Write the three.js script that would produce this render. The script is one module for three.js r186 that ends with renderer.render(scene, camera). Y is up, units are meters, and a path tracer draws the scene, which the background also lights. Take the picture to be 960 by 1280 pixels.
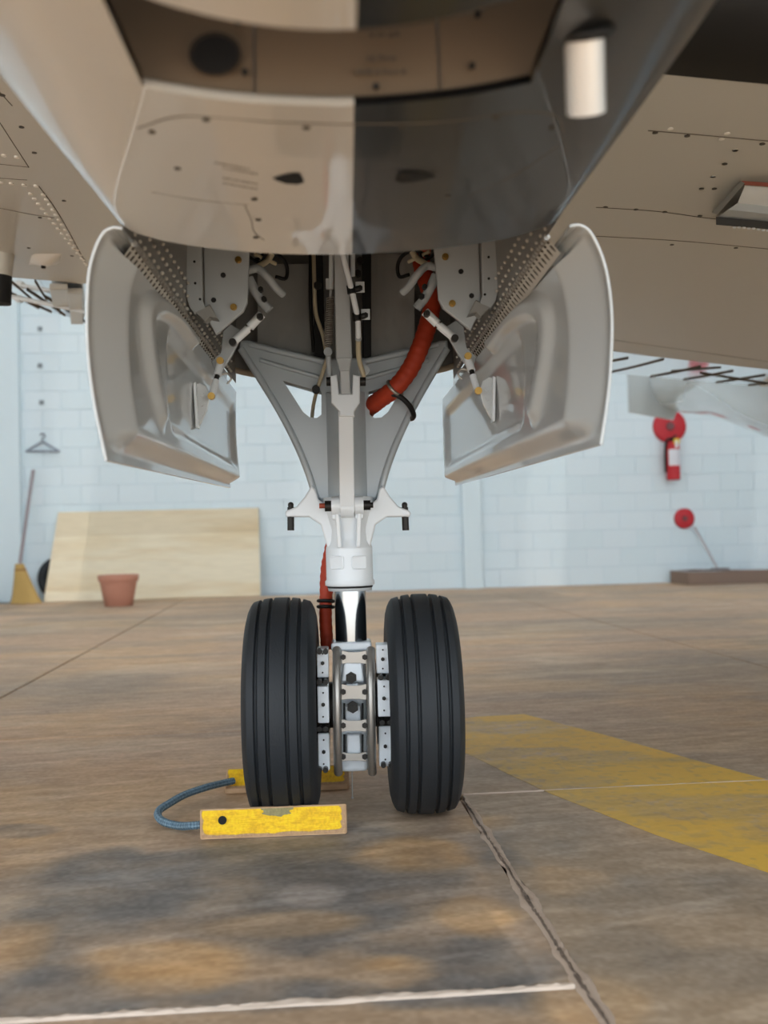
import * as THREE from 'three';
import { RoundedBoxGeometry } from 'three/addons/geometries/RoundedBoxGeometry.js';
import { mergeGeometries } from 'three/addons/utils/BufferGeometryUtils.js';

// ------------------------------------------------------------------ camera, sky, sun, exposure
const scene = new THREE.Scene();
const F = 1300;                                   // focal length in pixels of the 960x1280 frame
const camera = new THREE.PerspectiveCamera(2 * Math.atan(640 / F) * 180 / Math.PI, 0.75, 0.05, 400);
const CAM = new THREE.Vector3(0, 0.6045, 2.30);
camera.position.copy(CAM);
camera.rotation.order = 'YXZ';
camera.rotation.set(0.0238, -0.0344, -0.0245);
camera.focus = 2.12;
camera.userData.fStop = 3.7;
camera.updateMatrixWorld(true);
camera.updateProjectionMatrix();
scene.add(camera);

const renderer = new THREE.WebGLRenderer({ antialias: true });
renderer.toneMapping = THREE.LinearToneMapping;
renderer.toneMappingExposure = 2.1;
renderer.shadowMap.enabled = true;

scene.background = new THREE.Color().setRGB(0.80, 0.90, 1.0);   // bright even overcast sky
scene.backgroundIntensity = 1.5;
const sun = new THREE.DirectionalLight(0xfff6ea, 5);
sun.position.set(3.5, 37.6, 21.6);
sun.target.position.set(0, 0, 8);
sun.castShadow = true;
Object.assign(sun.shadow.camera, { left: -40, right: 40, top: 40, bottom: -40, near: 1, far: 90 });
sun.shadow.mapSize.set(2048, 2048);
scene.add(sun, sun.target);

// ------------------------------------------------------------------ helpers
let seed = 7;
const rnd = () => { seed = (seed * 1664525 + 1013904223) >>> 0; return seed / 4294967296; };
const lattice = Float32Array.from({ length: 65536 }, () => rnd() * 2 - 1);
const N2 = (x, y, s = 0) => {                     // smooth value noise
  const i = Math.floor(x), j = Math.floor(y), f = x - i, g = y - j, a = f * f * (3 - 2 * f), b = g * g * (3 - 2 * g), o = (s * 37.1) | 0, p = (o * 53) | 0;
  const r0 = ((j + p) & 255) << 8, r1 = ((j + 1 + p) & 255) << 8, c0 = (i + o) & 255, c1 = (i + 1 + o) & 255;
  const u = lattice[r0 + c0], v = lattice[r0 + c1], w = lattice[r1 + c0], z = lattice[r1 + c1];
  return 0.75 * (u + (v - u) * a + (w - u) * b + (u - v - w + z) * a * b);
};
const fbm = (x, y, o = 4, s = 0) => { let a = 0, w = 0.5; for (let i = 0; i < o; i++) { a += w * N2(x, y, s + i); x *= 2.03; y *= 2.03; w *= 0.5; } return a; };
const sm = (a, b, x) => { const t = Math.min(1, Math.max(0, (x - a) / (b - a))); return t * t * (3 - 2 * t); };
const lerp = (a, b, t) => a + (b - a) * t;
const rndTable = Array.from({ length: 40 }, () => rnd());
const used = {};
function numbered(n) { const k = used[n] = (used[n] ?? -1) + 1; return k ? n + '_' + String(k).padStart(3, '0') : n; }
function tag(o, label, category, group) { o.userData.label = label; o.userData.category = category; if (group) o.userData.group = group; return o; }
const JOINED = new Set(['cowl_skin', 'forward_cowl', 'door_panel', 'wing_skin', 'flap_skin', 'outlet_frame', 'outlet_lip', 'lower_link', 'upper_link', 'hanger_frame', 'valve', 'block_field', 'neck_rib', 'cylinder', 'axle_head', 'axle_boss', 'ear_pin', 'line_clamp', 'brake_disc', 'worn_stencil', 'rivet_row', 'paint_chip', 'lock_hook_arm', 'cross_rib', 'lug']);
function mesh(name, geo, mat, parent = scene, label) {
  if (Array.isArray(geo) && !JOINED.has(name)) return geo.map((g) => mesh(name, g, mat, parent, label))[0];
  if (Array.isArray(geo)) geo = merge(geo);
  const m = new THREE.Mesh(geo, mat);
  m.name = numbered(name); m.castShadow = m.receiveShadow = true;
  if (label) m.userData.label = label;
  if (['worn_stencil', 'rivet_row', 'paint_chip'].includes(name)) m.userData.kind = 'stuff';
  parent.add(m);
  return m;
}
function group(name, parent = scene, label) { const g = new THREE.Group(); g.name = numbered(name); if (label) g.userData.label = label; parent.add(g); return g; }
function merge(list) {
  return mergeGeometries(list.map((g) => { g = g.index ? g.toNonIndexed() : g; for (const k of Object.keys(g.attributes)) if (!['position', 'normal', 'uv'].includes(k)) g.deleteAttribute(k); return g; }));
}
const V = (x, y, z) => new THREE.Vector3(x, y, z);
// real positions measured off the photograph: the sight line of a photo point met with a plane of the place
function ray(px, py) { return V(px / 480 - 1, 1 - py / 640, 0.5).unproject(camera).sub(CAM).normalize(); }
function at(px, py, z) { const d = ray(px, py); return CAM.clone().addScaledVector(d, (z - CAM.z) / d.z); }
function onFloor(px, py, y = 0) { const d = ray(px, py); return CAM.clone().addScaledVector(d, (y - CAM.y) / d.y); }
const TURN = 2.87 * Math.PI / 180;                 // the hangar stands turned against the aircraft
const U = V(Math.cos(TURN), 0, -Math.sin(TURN)), A = V(-Math.sin(TURN), 0, -Math.cos(TURN));
const toHangar = (p) => V(p.clone().sub(CAM).dot(U), p.y, -p.clone().sub(CAM).dot(A));     // x = along the wall, z = -distance
function onWall(px, py, v) { const d = ray(px, py); const p = CAM.clone().addScaledVector(d, v / d.dot(A)); return toHangar(p); }
const hangarFloor = (px, py) => toHangar(onFloor(px, py));
function hangar(o) { o.position.set(CAM.x, 0, CAM.z); o.rotation.y = TURN; return o; }
function inHangar(o, x, y, z) { o.position.set(CAM.x + U.x * x - A.x * z, y, CAM.z + U.z * x - A.z * z); o.rotation.y = TURN; return o; }

function rbox(w, h, d, r, x = 0, y = 0, z = 0) { const g = new RoundedBoxGeometry(w, h, d, 2, Math.min(r, w / 2.1, h / 2.1, d / 2.1)); g.translate(x, y, z); return g; }
function bar(a, b, r1, r2 = r1, seg = 16) {
  const d = b.clone().sub(a), l = d.length(), g = new THREE.CylinderGeometry(r2, r1, l, seg);
  g.applyQuaternion(new THREE.Quaternion().setFromUnitVectors(V(0, 1, 0), d.normalize()));
  g.translate((a.x + b.x) / 2, (a.y + b.y) / 2, (a.z + b.z) / 2);
  return g;
}
function boxbar(a, b, w, t, r = 0.003, w2 = w) {   // rectangular bar from a to b; w across x, t deep
  const d = b.clone().sub(a), l = d.length(), g = new RoundedBoxGeometry(w, l, t, 2, Math.min(r, w / 2.1, t / 2.1));
  if (w2 !== w) { const p = g.attributes.position; for (let i = 0; i < p.count; i++) { const k = lerp(1, w2 / w, p.getY(i) / l + 0.5); p.setX(i, p.getX(i) * k); } g.computeVertexNormals(); }
  const yv = d.normalize(), xv = V(1, 0, 0).addScaledVector(yv, -yv.x).normalize(), zv = xv.clone().cross(yv);
  g.applyMatrix4(new THREE.Matrix4().makeBasis(xv, yv, zv));
  g.translate((a.x + b.x) / 2, (a.y + b.y) / 2, (a.z + b.z) / 2);
  return g;
}
function tube(pts, r, seg = 60, rs = 12) { return new THREE.TubeGeometry(new THREE.CatmullRomCurve3(pts, false, 'centripetal'), seg, r, rs); }
function disc(c, r, t, seg = 20) { const g = new THREE.CylinderGeometry(r, r, t, seg); g.rotateX(Math.PI / 2); g.translate(c.x, c.y, c.z); return g; }
function hex(c, r, t) { const g = new THREE.CylinderGeometry(r, r * 1.05, t, 6); g.rotateX(Math.PI / 2); g.translate(c.x, c.y, c.z); return g; }
function xcyl(x0, x1, y, z, r, seg = 20) { return bar(V(x0, y, z), V(x1, y, z), r, r, seg); }
function plate(px, z, depth, bev = 0.002, holes = [], smooth = false) {       // plate whose front face is traced at depth z
  const P = px.map(([x, y]) => { const p = at(x, y, z); return new THREE.Vector2(p.x, p.y); });
  const s = new THREE.Shape(smooth ? new THREE.SplineCurve([...P, P[0]]).getPoints(60) : P);
  for (const h of holes) {
    const Q = h.map(([x, y]) => { const p = at(x, y, z); return new THREE.Vector2(p.x, p.y); });
    s.holes.push(new THREE.Path(Q));
  }
  const g = new THREE.ExtrudeGeometry(s, { depth: depth - 2 * bev, bevelEnabled: bev > 0, bevelSize: bev, bevelThickness: bev, bevelOffset: -bev, bevelSegments: 2, curveSegments: 10 });
  g.translate(0, 0, z - depth + bev);
  return g;
}
function flip(g) {                                  // the mirror twin across the leg's middle plane
  g = (g.index ? g.toNonIndexed() : g).clone();
  const p = g.attributes.position, n = g.attributes.normal, u = g.attributes.uv;
  for (let i = 0; i < p.count; i++) { p.setX(i, -p.getX(i)); n.setX(i, -n.getX(i)); }
  for (let i = 0; i < p.count; i += 3) for (const [a, k] of [[p, 3], [n, 3], [u, 2]]) if (a) for (let c = 0; c < k; c++) { const s = a.array[(i + 1) * k + c]; a.array[(i + 1) * k + c] = a.array[(i + 2) * k + c]; a.array[(i + 2) * k + c] = s; }
  return g;
}
function surf(nu, nv, f) {                          // open surface f(u, v) -> Vector3
  const g = new THREE.BufferGeometry(), P = [], T = [], I = [];
  for (let j = 0; j <= nv; j++) for (let i = 0; i <= nu; i++) { const p = f(i / nu, j / nv); P.push(p.x, p.y, p.z); T.push(i / nu, j / nv); }
  for (let j = 0; j < nv; j++) for (let i = 0; i < nu; i++) { const a = j * (nu + 1) + i, b = a + 1, c = a + nu + 1, d = c + 1; I.push(a, b, c, b, d, c); }
  g.setAttribute('position', new THREE.Float32BufferAttribute(P, 3)); g.setAttribute('uv', new THREE.Float32BufferAttribute(T, 2)); g.setIndex(I); g.computeVertexNormals();
  return g;
}
function texture(w, h, f, srgb = true) {
  const d = new Uint8Array(w * h * 4);
  for (let j = 0; j < h; j++) for (let i = 0; i < w; i++) { const c = f((i + 0.5) / w, (j + 0.5) / h), k = (j * w + i) * 4; d[k] = Math.max(0, Math.min(255, c[0])); d[k + 1] = Math.max(0, Math.min(255, c[1])); d[k + 2] = Math.max(0, Math.min(255, c[2])); d[k + 3] = 255; }
  const t = new THREE.DataTexture(d, w, h); t.magFilter = THREE.LinearFilter; t.minFilter = THREE.LinearFilter; t.wrapS = t.wrapT = THREE.RepeatWrapping;
  if (srgb) t.colorSpace = THREE.SRGBColorSpace;
  t.needsUpdate = true;
  return t;
}
const std = (color, roughness = 0.5, metalness = 0, more = {}) => new THREE.MeshStandardMaterial({ color, roughness, metalness, side: THREE.DoubleSide, ...more });
const phys = (color, roughness, metalness, more = {}) => new THREE.MeshPhysicalMaterial({ color, roughness, metalness, side: THREE.DoubleSide, ...more });

// ------------------------------------------------------------------ materials
const grain = texture(512, 512, (u, v) => { const n = 128 + 90 * fbm(u * 24, v * 24, 4); return [n, n, n]; }, false);
const M = {
  tan: phys('#cdc8be', 0.3, 0, { clearcoat: 1, clearcoatRoughness: 0.04 }),
  wingTan: phys('#c8c4ba', 0.38, 0, { clearcoat: 0.3, clearcoatRoughness: 0.2 }),
  black: phys('#0b0c0d', 0.4, 0, { clearcoat: 0.42, clearcoatRoughness: 0.06 }),
  boot: std('#0b0b0b', 0.6),
  slot: std('#7d6d5a', 0.55),
  dark: std('#0a0a0a', 0.7),
  soot: std('#2a241e', 0.7),
  seam: std('#5a5145', 0.7),
  screwDark: std('#4a443c', 0.5, 0.4),
  rivetGrey: std('#cac6be', 0.4, 0.2),
  rivet: std('#f1ece3', 0.4, 0),
  steelPipe: std('#e2e4e4', 0.35, 0.4),
  doorGrey: phys('#bfc2c1', 0.28, 0.1, { clearcoat: 1, clearcoatRoughness: 0.05 }),
  grey: phys('#abb1b4', 0.4, 0, { clearcoat: 0.4, clearcoatRoughness: 0.2 }),
  legGrey: phys('#b6c0c6', 0.35, 0, { clearcoat: 0.5, clearcoatRoughness: 0.15 }),
  white: phys('#eef4f8', 0.35, 0, { clearcoat: 0.5, clearcoatRoughness: 0.15 }),
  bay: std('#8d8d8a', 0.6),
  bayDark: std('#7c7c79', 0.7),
  chrome: std('#a4abb1', 0.14, 1),
  steel: std('#b5b0a8', 0.38, 0.75),
  bolt: std('#2c2a27', 0.45, 0.5),
  brass: std('#b08d4a', 0.35, 0.8),
  rubber: std('#212529', 0.62, 0, { bumpMap: grain, bumpScale: 0.0006 }),
  blackRubber: std('#121212', 0.55),
  orange: std('#b83c1c', 0.6, 0, { bumpMap: grain, bumpScale: 0.001 }),
  beige: std('#c9bda0', 0.5),
  brake: std('#33302d', 0.5, 0.6),
  flap: phys('#f4f8fa', 0.1, 0.7, { clearcoat: 1, clearcoatRoughness: 0.05 }),
  belly: phys('#b9c0c0', 0.25, 0, { clearcoat: 1, clearcoatRoughness: 0.05 }),
  bellyBrown: phys('#7d6a5a', 0.35, 0, { clearcoat: 0.6, clearcoatRoughness: 0.1 }),
  cap: std('#8f2f22', 0.5),
};

// ================================================================== THE SETTING
const WALL = 11.58, HX0 = -7, HX1 = 7, HZ1 = 2.2, HTOP = 5.4;
function structure(o, label) { o.userData.kind = 'structure'; if (label) o.userData.label = label; return o; }

// ---- floor: concrete slabs, each its own piece
const jointA = 0.5 * (hangarFloor(578, 1000).x + hangarFloor(754, 1272).x);
const colX = [HX0, hangarFloor(100, 820).x - 1.6, hangarFloor(100, 819).x, jointA, hangarFloor(750, 777).x, hangarFloor(870, 746).x, HX1];
const rowsL = [hangarFloor(360, 1255).z, hangarFloor(150, 919).z], rowsR = [hangarFloor(770, 984).z, hangarFloor(910, 799).z];
function rowLines(two) { const s = two[0] - two[1]; const r = []; for (let z = two[0] + 3 * s; z > -WALL - 0.4; z -= s) r.push(z); return r; }
const tint = (a, b, t) => [lerp(a[0], b[0], t), lerp(a[1], b[1], t), lerp(a[2], b[2], t)];
// stains of the near slabs, each at its own place on the floor: [photo x, y, radius across, radius along, strength, kind]
const stains = [
  [150, 1105, 120, 34, .9, 0], [300, 1086, 130, 30, .9, 0], [430, 1075, 90, 38, .8, 0], [380, 1132, 120, 42, .8, 0], [110, 1150, 80, 24, .7, 0], [500, 1100, 80, 28, .8, 0], [570, 1046, 60, 20, .45, 0], [645, 1095, 28, 42, .7, 0],
  [100, 1240, 130, 22, 1, 0], [300, 1247, 150, 15, 1, 0], [490, 1185, 120, 26, .8, 0], [630, 1205, 80, 36, .9, 0], [350, 1180, 60, 22, .8, 0], [75, 1195, 36, 16, .6, 0], [560, 1236, 120, 16, .9, 0],
  [230, 1205, 78, 26, .95, 1], [520, 1064, 58, 16, .9, 1], [470, 1205, 50, 13, .9, 1], [625, 1140, 46, 20, .8, 1], [25, 1190, 50, 26, .7, 1], [350, 1152, 80, 13, .6, 1], [30, 1062, 60, 26, .5, 1], [600, 1026, 40, 11, .6, 1], [400, 1112, 36, 11, .5, 2],
  [850, 1112, 150, 22, .4, 0], [780, 1185, 60, 28, .35, 0], [900, 1210, 90, 26, .35, 0], [680, 1098, 60, 18, .45, 1], [745, 1250, 60, 26, .5, 1], [900, 880, 90, 22, .35, 1], [680, 1040, 70, 22, .35, 0], [860, 1040, 70, 16, .3, 1],
  [120, 985, 160, 34, .35, 1], [150, 905, 140, 16, .3, 1], [30, 1040, 40, 6, .5, 0],
].map(([x, y, rx, rz, k, t]) => { const p = hangarFloor(x, y); const e = hangarFloor(x + rx, y), n = hangarFloor(x, y - rz); return [p.x, p.z, Math.abs(e.x - p.x), Math.abs(n.z - p.z), k, t]; });
function floorColor(x, z) {
  const wx = x + 0.10 * fbm(x * 2.1, z * 2.1, 3, 5), wz = z + 0.10 * fbm(x * 2.3, z * 2.3, 3, 9);
  let c = [190, 157, 127];
  const tone = fbm(x * 0.7 + 4, z * 0.9, 4, 1), streak = fbm(x * 1.1, z * 3.4, 5, 2);
  c = tint(c, [166, 142, 118], sm(-0.15, 0.3, tone));
  c = tint(c, [204, 166, 122], 0.5 * sm(0.02, 0.32, fbm(x * 1.3, z * 1.7, 4, 3)));
  c = tint(c, [150, 132, 116], 0.45 * sm(0.06, 0.3, streak));
  c = tint(c, [208, 184, 156], 0.5 * sm(0.1, 0.35, fbm(x * 1.6, z * 5, 4, 4)));
  if (x > jointA) c = tint(c, [160, 140, 116], 0.6 * sm(-4.7, -1.9, z));
  if (z > -4) for (const [sx, sz, rx, rz, k, t] of stains) {
    const d = ((wx - sx) / rx) ** 2 + ((wz - sz) / rz) ** 2;
    if (d < 4) { const e = k * (1 - sm(0.35, 2.2, d + 2.0 * fbm(x * 8, z * 9, 5, 6))); c = tint(c, [[116, 110, 106], [212, 164, 108], [214, 196, 182]][t], Math.max(0, e) * (t ? 0.78 : 0.9) * (0.8 + 0.5 * N2(x * 16, z * 16, 7))); }
  }
  const fine = 15 * fbm(x * 22, z * 30, 3, 7) + 12 * N2(x * 120, z * 120, 3) + 12 * N2(x * 14, z * 60, 8);
  const scratch = sm(0.36, 0.45, N2(x * 9 + z * 30, z * 8, 12)) * 10;
  return [c[0] + fine + scratch, c[1] + fine + scratch, c[2] + fine + scratch];
}
const floor = structure(hangar(group('floor')), 'brown stained concrete floor of large slabs');
mesh('slab_bed', new THREE.BoxGeometry(HX1 - HX0 + 0.6, 0.1, WALL + HZ1 + 0.4).translate(0, -0.075, (HZ1 - WALL) / 2), std('#4b423a', 0.95), floor);
const GAP = 0.006;
function slab(x0, x1, z0, z1) {
  const near = z1 > -3.6 && z0 < -1.2 && x1 > -1.9 && x0 < 2.2, far = z1 < -5.6;
  const w = x1 - x0 - 2 * GAP, d = z1 - z0 - 2 * GAP, cx = (x0 + x1) / 2, cz = (z0 + z1) / 2;
  const inView = x1 > -5 && x0 < 5.5 && z0 < -0.6;
  const res = !inView ? 64 : near ? 1024 : far ? 256 : 512;
  const map = texture(res, res, (u, v) => floorColor(cx - w / 2 + u * w, cz + d / 2 - v * d));
  const g = new RoundedBoxGeometry(w, 0.04, d, 2, 0.003);
  const p = g.attributes.position, t = g.attributes.uv;
  for (let i = 0; i < p.count; i++) t.setXY(i, p.getX(i) / w + 0.5, 0.5 - p.getZ(i) / d);
  g.translate(cx, -0.02, cz);
  mesh('slab', g, std('#ffffff', 0.62, 0, { map, bumpMap: grain, bumpScale: 0.0008 }), floor);
}
for (let c = 0; c + 1 < colX.length; c++) {
  const rows = rowLines(colX[c] >= jointA - 0.01 ? rowsR : rowsL);
  for (let r = 0; r + 1 < rows.length; r++) { const a = Math.min(rows[r], HZ1), b = Math.max(rows[r + 1], -WALL - 0.05); if (a - b > 0.1) slab(colX[c], colX[c + 1], b, a); }
}
{ // crumbled mortar in the joints of the near slabs
  const strip = (x0, z0, x1, z1, w, h, n) => surf(6, n, (u, v) => {
    const x = lerp(x0, x1, v), z = lerp(z0, z1, v), dx = x1 - x0, dz = z1 - z0, l = Math.hypot(dx, dz), o = (u - 0.5) * w * (1 + 0.9 * N2(v * 30, u * 3, 4) + 0.6 * N2(v * 9, 2, 5));
    return V(x - dz / l * o, 0.0005 + (u > 0 && u < 1 ? h * (0.5 + 0.8 * N2(v * 160, u * 9, 6)) : -0.003), z + dx / l * o);
  });
  const mortar = std('#c4ae9c', 0.95), pale = std('#d9c6b5', 0.95);
  mesh('joint_mortar', strip(jointA + 0.003, -0.9, jointA + 0.003, hangarFloor(578, 1001).z, 0.025, 0.004, 300), std('#b5a08e', 0.95), floor);
  mesh('joint_crack', strip(jointA, -0.9, jointA, hangarFloor(578, 1001).z, 0.006, 0.006, 300), std('#7a6a5d', 0.95), floor);
  mesh('joint_mortar', strip(jointA - 0.9 - 1, rowsL[0], jointA - 0.01, rowsL[0], 0.019, 0.004, 240), pale, floor);
  mesh('joint_mortar', strip(jointA + 0.01, rowsR[0], jointA + 2.4, rowsR[0], 0.006, 0.002, 240), mortar, floor);
}
{ // yellow band painted across the slabs
  const poly = [[540, 903], [600, 896], [655, 893], [760, 920], [860, 948], [960, 975], [1010, 988], [1010, 1112], [960, 1091], [820, 1044], [690, 993], [640, 970], [600, 950], [540, 922]].map(([x, y]) => hangarFloor(x, y));
  const g = new THREE.ExtrudeGeometry(new THREE.Shape(poly.map((p) => new THREE.Vector2(p.x, -p.z))), { depth: 0.0006, bevelEnabled: false });
  g.rotateX(-Math.PI / 2); g.translate(0, 0.0003, 0);
  g.computeBoundingBox();
  const b = g.boundingBox, p = g.attributes.position, t = g.attributes.uv, W = b.max.x - b.min.x, D = b.max.z - b.min.z;
  for (let i = 0; i < p.count; i++) t.setXY(i, (p.getX(i) - b.min.x) / W, (b.max.z - p.getZ(i)) / D);
  const map = texture(768, 512, (u, v) => {
    const x = b.min.x + u * W, z = b.max.z - v * D, f = floorColor(x, z);
    const wear = sm(0.02, 0.3, fbm(x * 3, z * 5, 5, 21)) * 0.35 + 0.22 * sm(0.7, 0.0, u) + 0.2 * sm(0.1, 0.5, N2(x * 60, z * 60, 3)) + 0.2;
    return tint([240, 188, 52], f, Math.min(0.85, wear));
  });
  const m = mesh('floor_marking', g, std('#ffffff', 0.6, 0, { map }), floor, 'worn yellow paint band');
}

// ---- back wall: painted concrete blocks, each its own piece
const wallBack = structure(hangar(group('wall_back')), 'pale blue painted concrete block wall');
const wallPaint = [0, 1, 2].map((k) => std(['#e6f3f9', '#e4f2f8', '#e8f4fa'][k], 0.75, 0, { bumpMap: grain, bumpScale: 0.001 }));
mesh('wall_core', new THREE.BoxGeometry(HX1 - HX0 + 0.6, HTOP + 0.4, 0.2).translate(0, HTOP / 2 - 0.2, -WALL - 0.107), std('#d9e8ef', 0.9), wallBack);
{
  const bw = 0.4, bh = 0.2075, full = new RoundedBoxGeometry(bw - 0.006, bh - 0.006, 0.02, 1, 0.003), rest = [];
  let n = 0;
  for (let r = 0; r < 26; r++) for (let c = -18; c < 18; c++) {
    const x = (c + (r % 2 ? 0.5 : 0)) * bw + 0.07, y = (r + 0.5) * bh;
    if (Math.abs(x) > 6.8) continue;
    const s = V(CAM.x, 0, CAM.z).addScaledVector(U, x).addScaledVector(A, WALL); s.y = y;
    const q = s.clone().project(camera), px = (q.x + 1) * 480, py = (1 - q.y) * 640;
    const seen = px > -25 && px < 985 && py > 370 && py < 760 && !(px > 130 && px < 270 && py < 590) && !(px > 590 && px < 745 && py < 575) && !(px > 290 && px < 560 && py < 470) && !(py < 470 && px > 740) && !(px > 85 && px < 305 && py > 655);
    const dz = (rnd() - 0.5) * 0.002;
    if (seen && n < 300) { const m = mesh('block', full, wallPaint[Math.floor(rnd() * 3)], wallBack); m.position.set(x, y, -WALL - 0.01 + dz); n++; }
    else { const g = full.clone(); g.translate(x, y, -WALL - 0.01 + dz); rest.push(g); }
  }
  const m = mesh('block_field', rest, wallPaint[0], wallBack); m.userData.kind = 'stuff';
}
for (const [x0, x1] of [[onWall(-30, 560, WALL).x, onWall(27, 560, WALL).x], [onWall(577, 650, WALL).x, onWall(600, 650, WALL).x]])
  mesh('pilaster', rbox(x1 - x0, HTOP, 0.10, 0.006, (x0 + x1) / 2, HTOP / 2, -WALL + 0.05), wallPaint[1], wallBack);

// ---- side walls, roof, door head, ground outside
for (const s of [-1, 1]) structure(inHangar(mesh(s < 0 ? 'wall_left' : 'wall_right', new THREE.BoxGeometry(0.2, HTOP, WALL + HZ1), std('#dbe6ec', 0.85)), s * (HX1 + 0.1), HTOP / 2, (HZ1 - WALL) / 2), 'plain painted side wall of the hangar');
const ceiling = structure(hangar(group('ceiling')), 'hangar roof of white sheets with translucent strips');
{
  const sheet = std('#e2e6e8', 0.7), lucent = phys('#f4f8fb', 0.95, 0, { transmission: 0.6, thickness: 0 });
  let x = HX0 - 0.2, k = 0;
  while (x < HX1 + 0.1) { const w = k % 2 ? 0.45 : 2.2; mesh(k % 2 ? 'skylight_sheet' : 'roof_sheet', k % 2 ? new THREE.PlaneGeometry(w, WALL + HZ1 + 0.2).rotateX(Math.PI / 2).translate(x + w / 2, HTOP + 0.03, (HZ1 - WALL) / 2) : new THREE.BoxGeometry(w, 0.06, WALL + HZ1 + 0.2).translate(x + w / 2, HTOP + 0.03, (HZ1 - WALL) / 2), k % 2 ? lucent : sheet, ceiling); x += w; k++; }
  for (let i = 0; i < 6; i++) mesh('purlin', rbox(HX1 - HX0, 0.14, 0.06, 0.01, 0, HTOP - 0.08, HZ1 - 1 - i * 1.8), std('#6b6f72', 0.6), ceiling);
}
structure(inHangar(mesh('ground', new THREE.BoxGeometry(120, 0.2, 70), std('#c6c4be', 0.9)), 0, -0.12, HZ1 + 35.02), 'sunlit concrete apron outside the hangar');

// ================================================================== THE AIRPLANE
const plane = group('airplane');
tag(plane, 'tan and black aircraft standing on twin black tires, wheel bay doors open beneath its nacelle', 'airplane');

// ---- engine nacelle
const nacelle = group('engine_nacelle', plane, 'glossy engine nacelle, tan on one half and black on the other');
const half = new THREE.SplineCurve([[0, 0], [.1, .003], [.19, .012], [.245, .023], [.272, .036], [.287, .060], [.297, .11], [.305, .2], [.305, .42]].map(([x, y]) => new THREE.Vector2(x, y)));
const ZB = 0.975, ZR = -0.12, LIP = 1.435;
function skinAt(s, z) {                              // s: -1 .. 1 round the lower half, z along
  const k = sm(ZB - 0.14, LIP, z), taper = z < ZR ? 1 - 0.5 * sm(ZR, -1.95, z) : 1;
  const p = half.getPoint(Math.min(1, Math.abs(s)));
  let x = p.x * (1 + 0.16 * k) * taper, y = 0.967 + p.y + 0.60 * k * Math.min(p.x, 0.27) ** 2 + (z < ZR ? 0.19 * (ZR - z) : 0);
  return V(Math.sign(s) * x, y, z);
}
function sOf(x, z) { let a = 0, b = 1; for (let i = 0; i < 30; i++) { const m = (a + b) / 2; if (skinAt(m, z).x < Math.abs(x)) a = m; else b = m; } return Math.sign(x) * a; }
const PAINT = 0.013, SLW = 0.163;
function skinStrip(xa, xb, z0, z1, nu, nv) { return surf(nu, nv, (u, v) => { const z = lerp(z0, z1, v), a = typeof xa === 'number' && Math.abs(xa) < 0.5 ? sOf(xa, z) : Math.sign(xa), b = Math.abs(xb) < 0.5 ? sOf(xb, z) : Math.sign(xb); return skinAt(lerp(a, b, u), z); }); }
const lipBand = (xa, xb) => surf(30, 3, (u, v) => { const p = skinAt(lerp(sOf(xa, LIP), sOf(xb, LIP), u), LIP); return V(p.x, p.y + 0.010 * Math.sin(v * Math.PI / 2), p.z - 0.006 * (1 - Math.cos(v * Math.PI / 2))); });
mesh('cowl_skin', [skinStrip(-9, PAINT, ZB, LIP, 90, 24), skinStrip(-9, -SLW, LIP, 3.6, 40, 30), lipBand(-SLW, PAINT)], M.tan, nacelle, 'tan painted cowl half');
mesh('cowl_skin', [skinStrip(PAINT, 9, ZB, LIP, 90, 24), skinStrip(SLW, 9, LIP, 3.6, 40, 30), lipBand(PAINT, SLW)], M.black, nacelle, 'black painted cowl half');
mesh('side_skin', [surf(40, 40, (u, v) => skinAt(lerp(-1, -0.56, u), lerp(ZR, ZB, v))), surf(40, 40, (u, v) => skinAt(lerp(0.56, 1, u), lerp(ZR, ZB, v)))].map((g) => g), M.tan, nacelle);
mesh('rear_skin', surf(80, 30, (u, v) => skinAt(lerp(-1, 1, u), lerp(-1.65, ZR, v))), M.tan, nacelle);
mesh('upper_skin', surf(30, 20, (u, v) => { const z = lerp(-1.65, 3.6, v), w = 0.305 * (1 + .16 * sm(.84, 1.435, z)) * (z < ZR ? 1 - .5 * sm(ZR, -1.95, z) : 1); return V(w * Math.cos(Math.PI * u), 1.34 + 0.22 * Math.sin(Math.PI * u), z); }), M.tan, nacelle);
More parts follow.
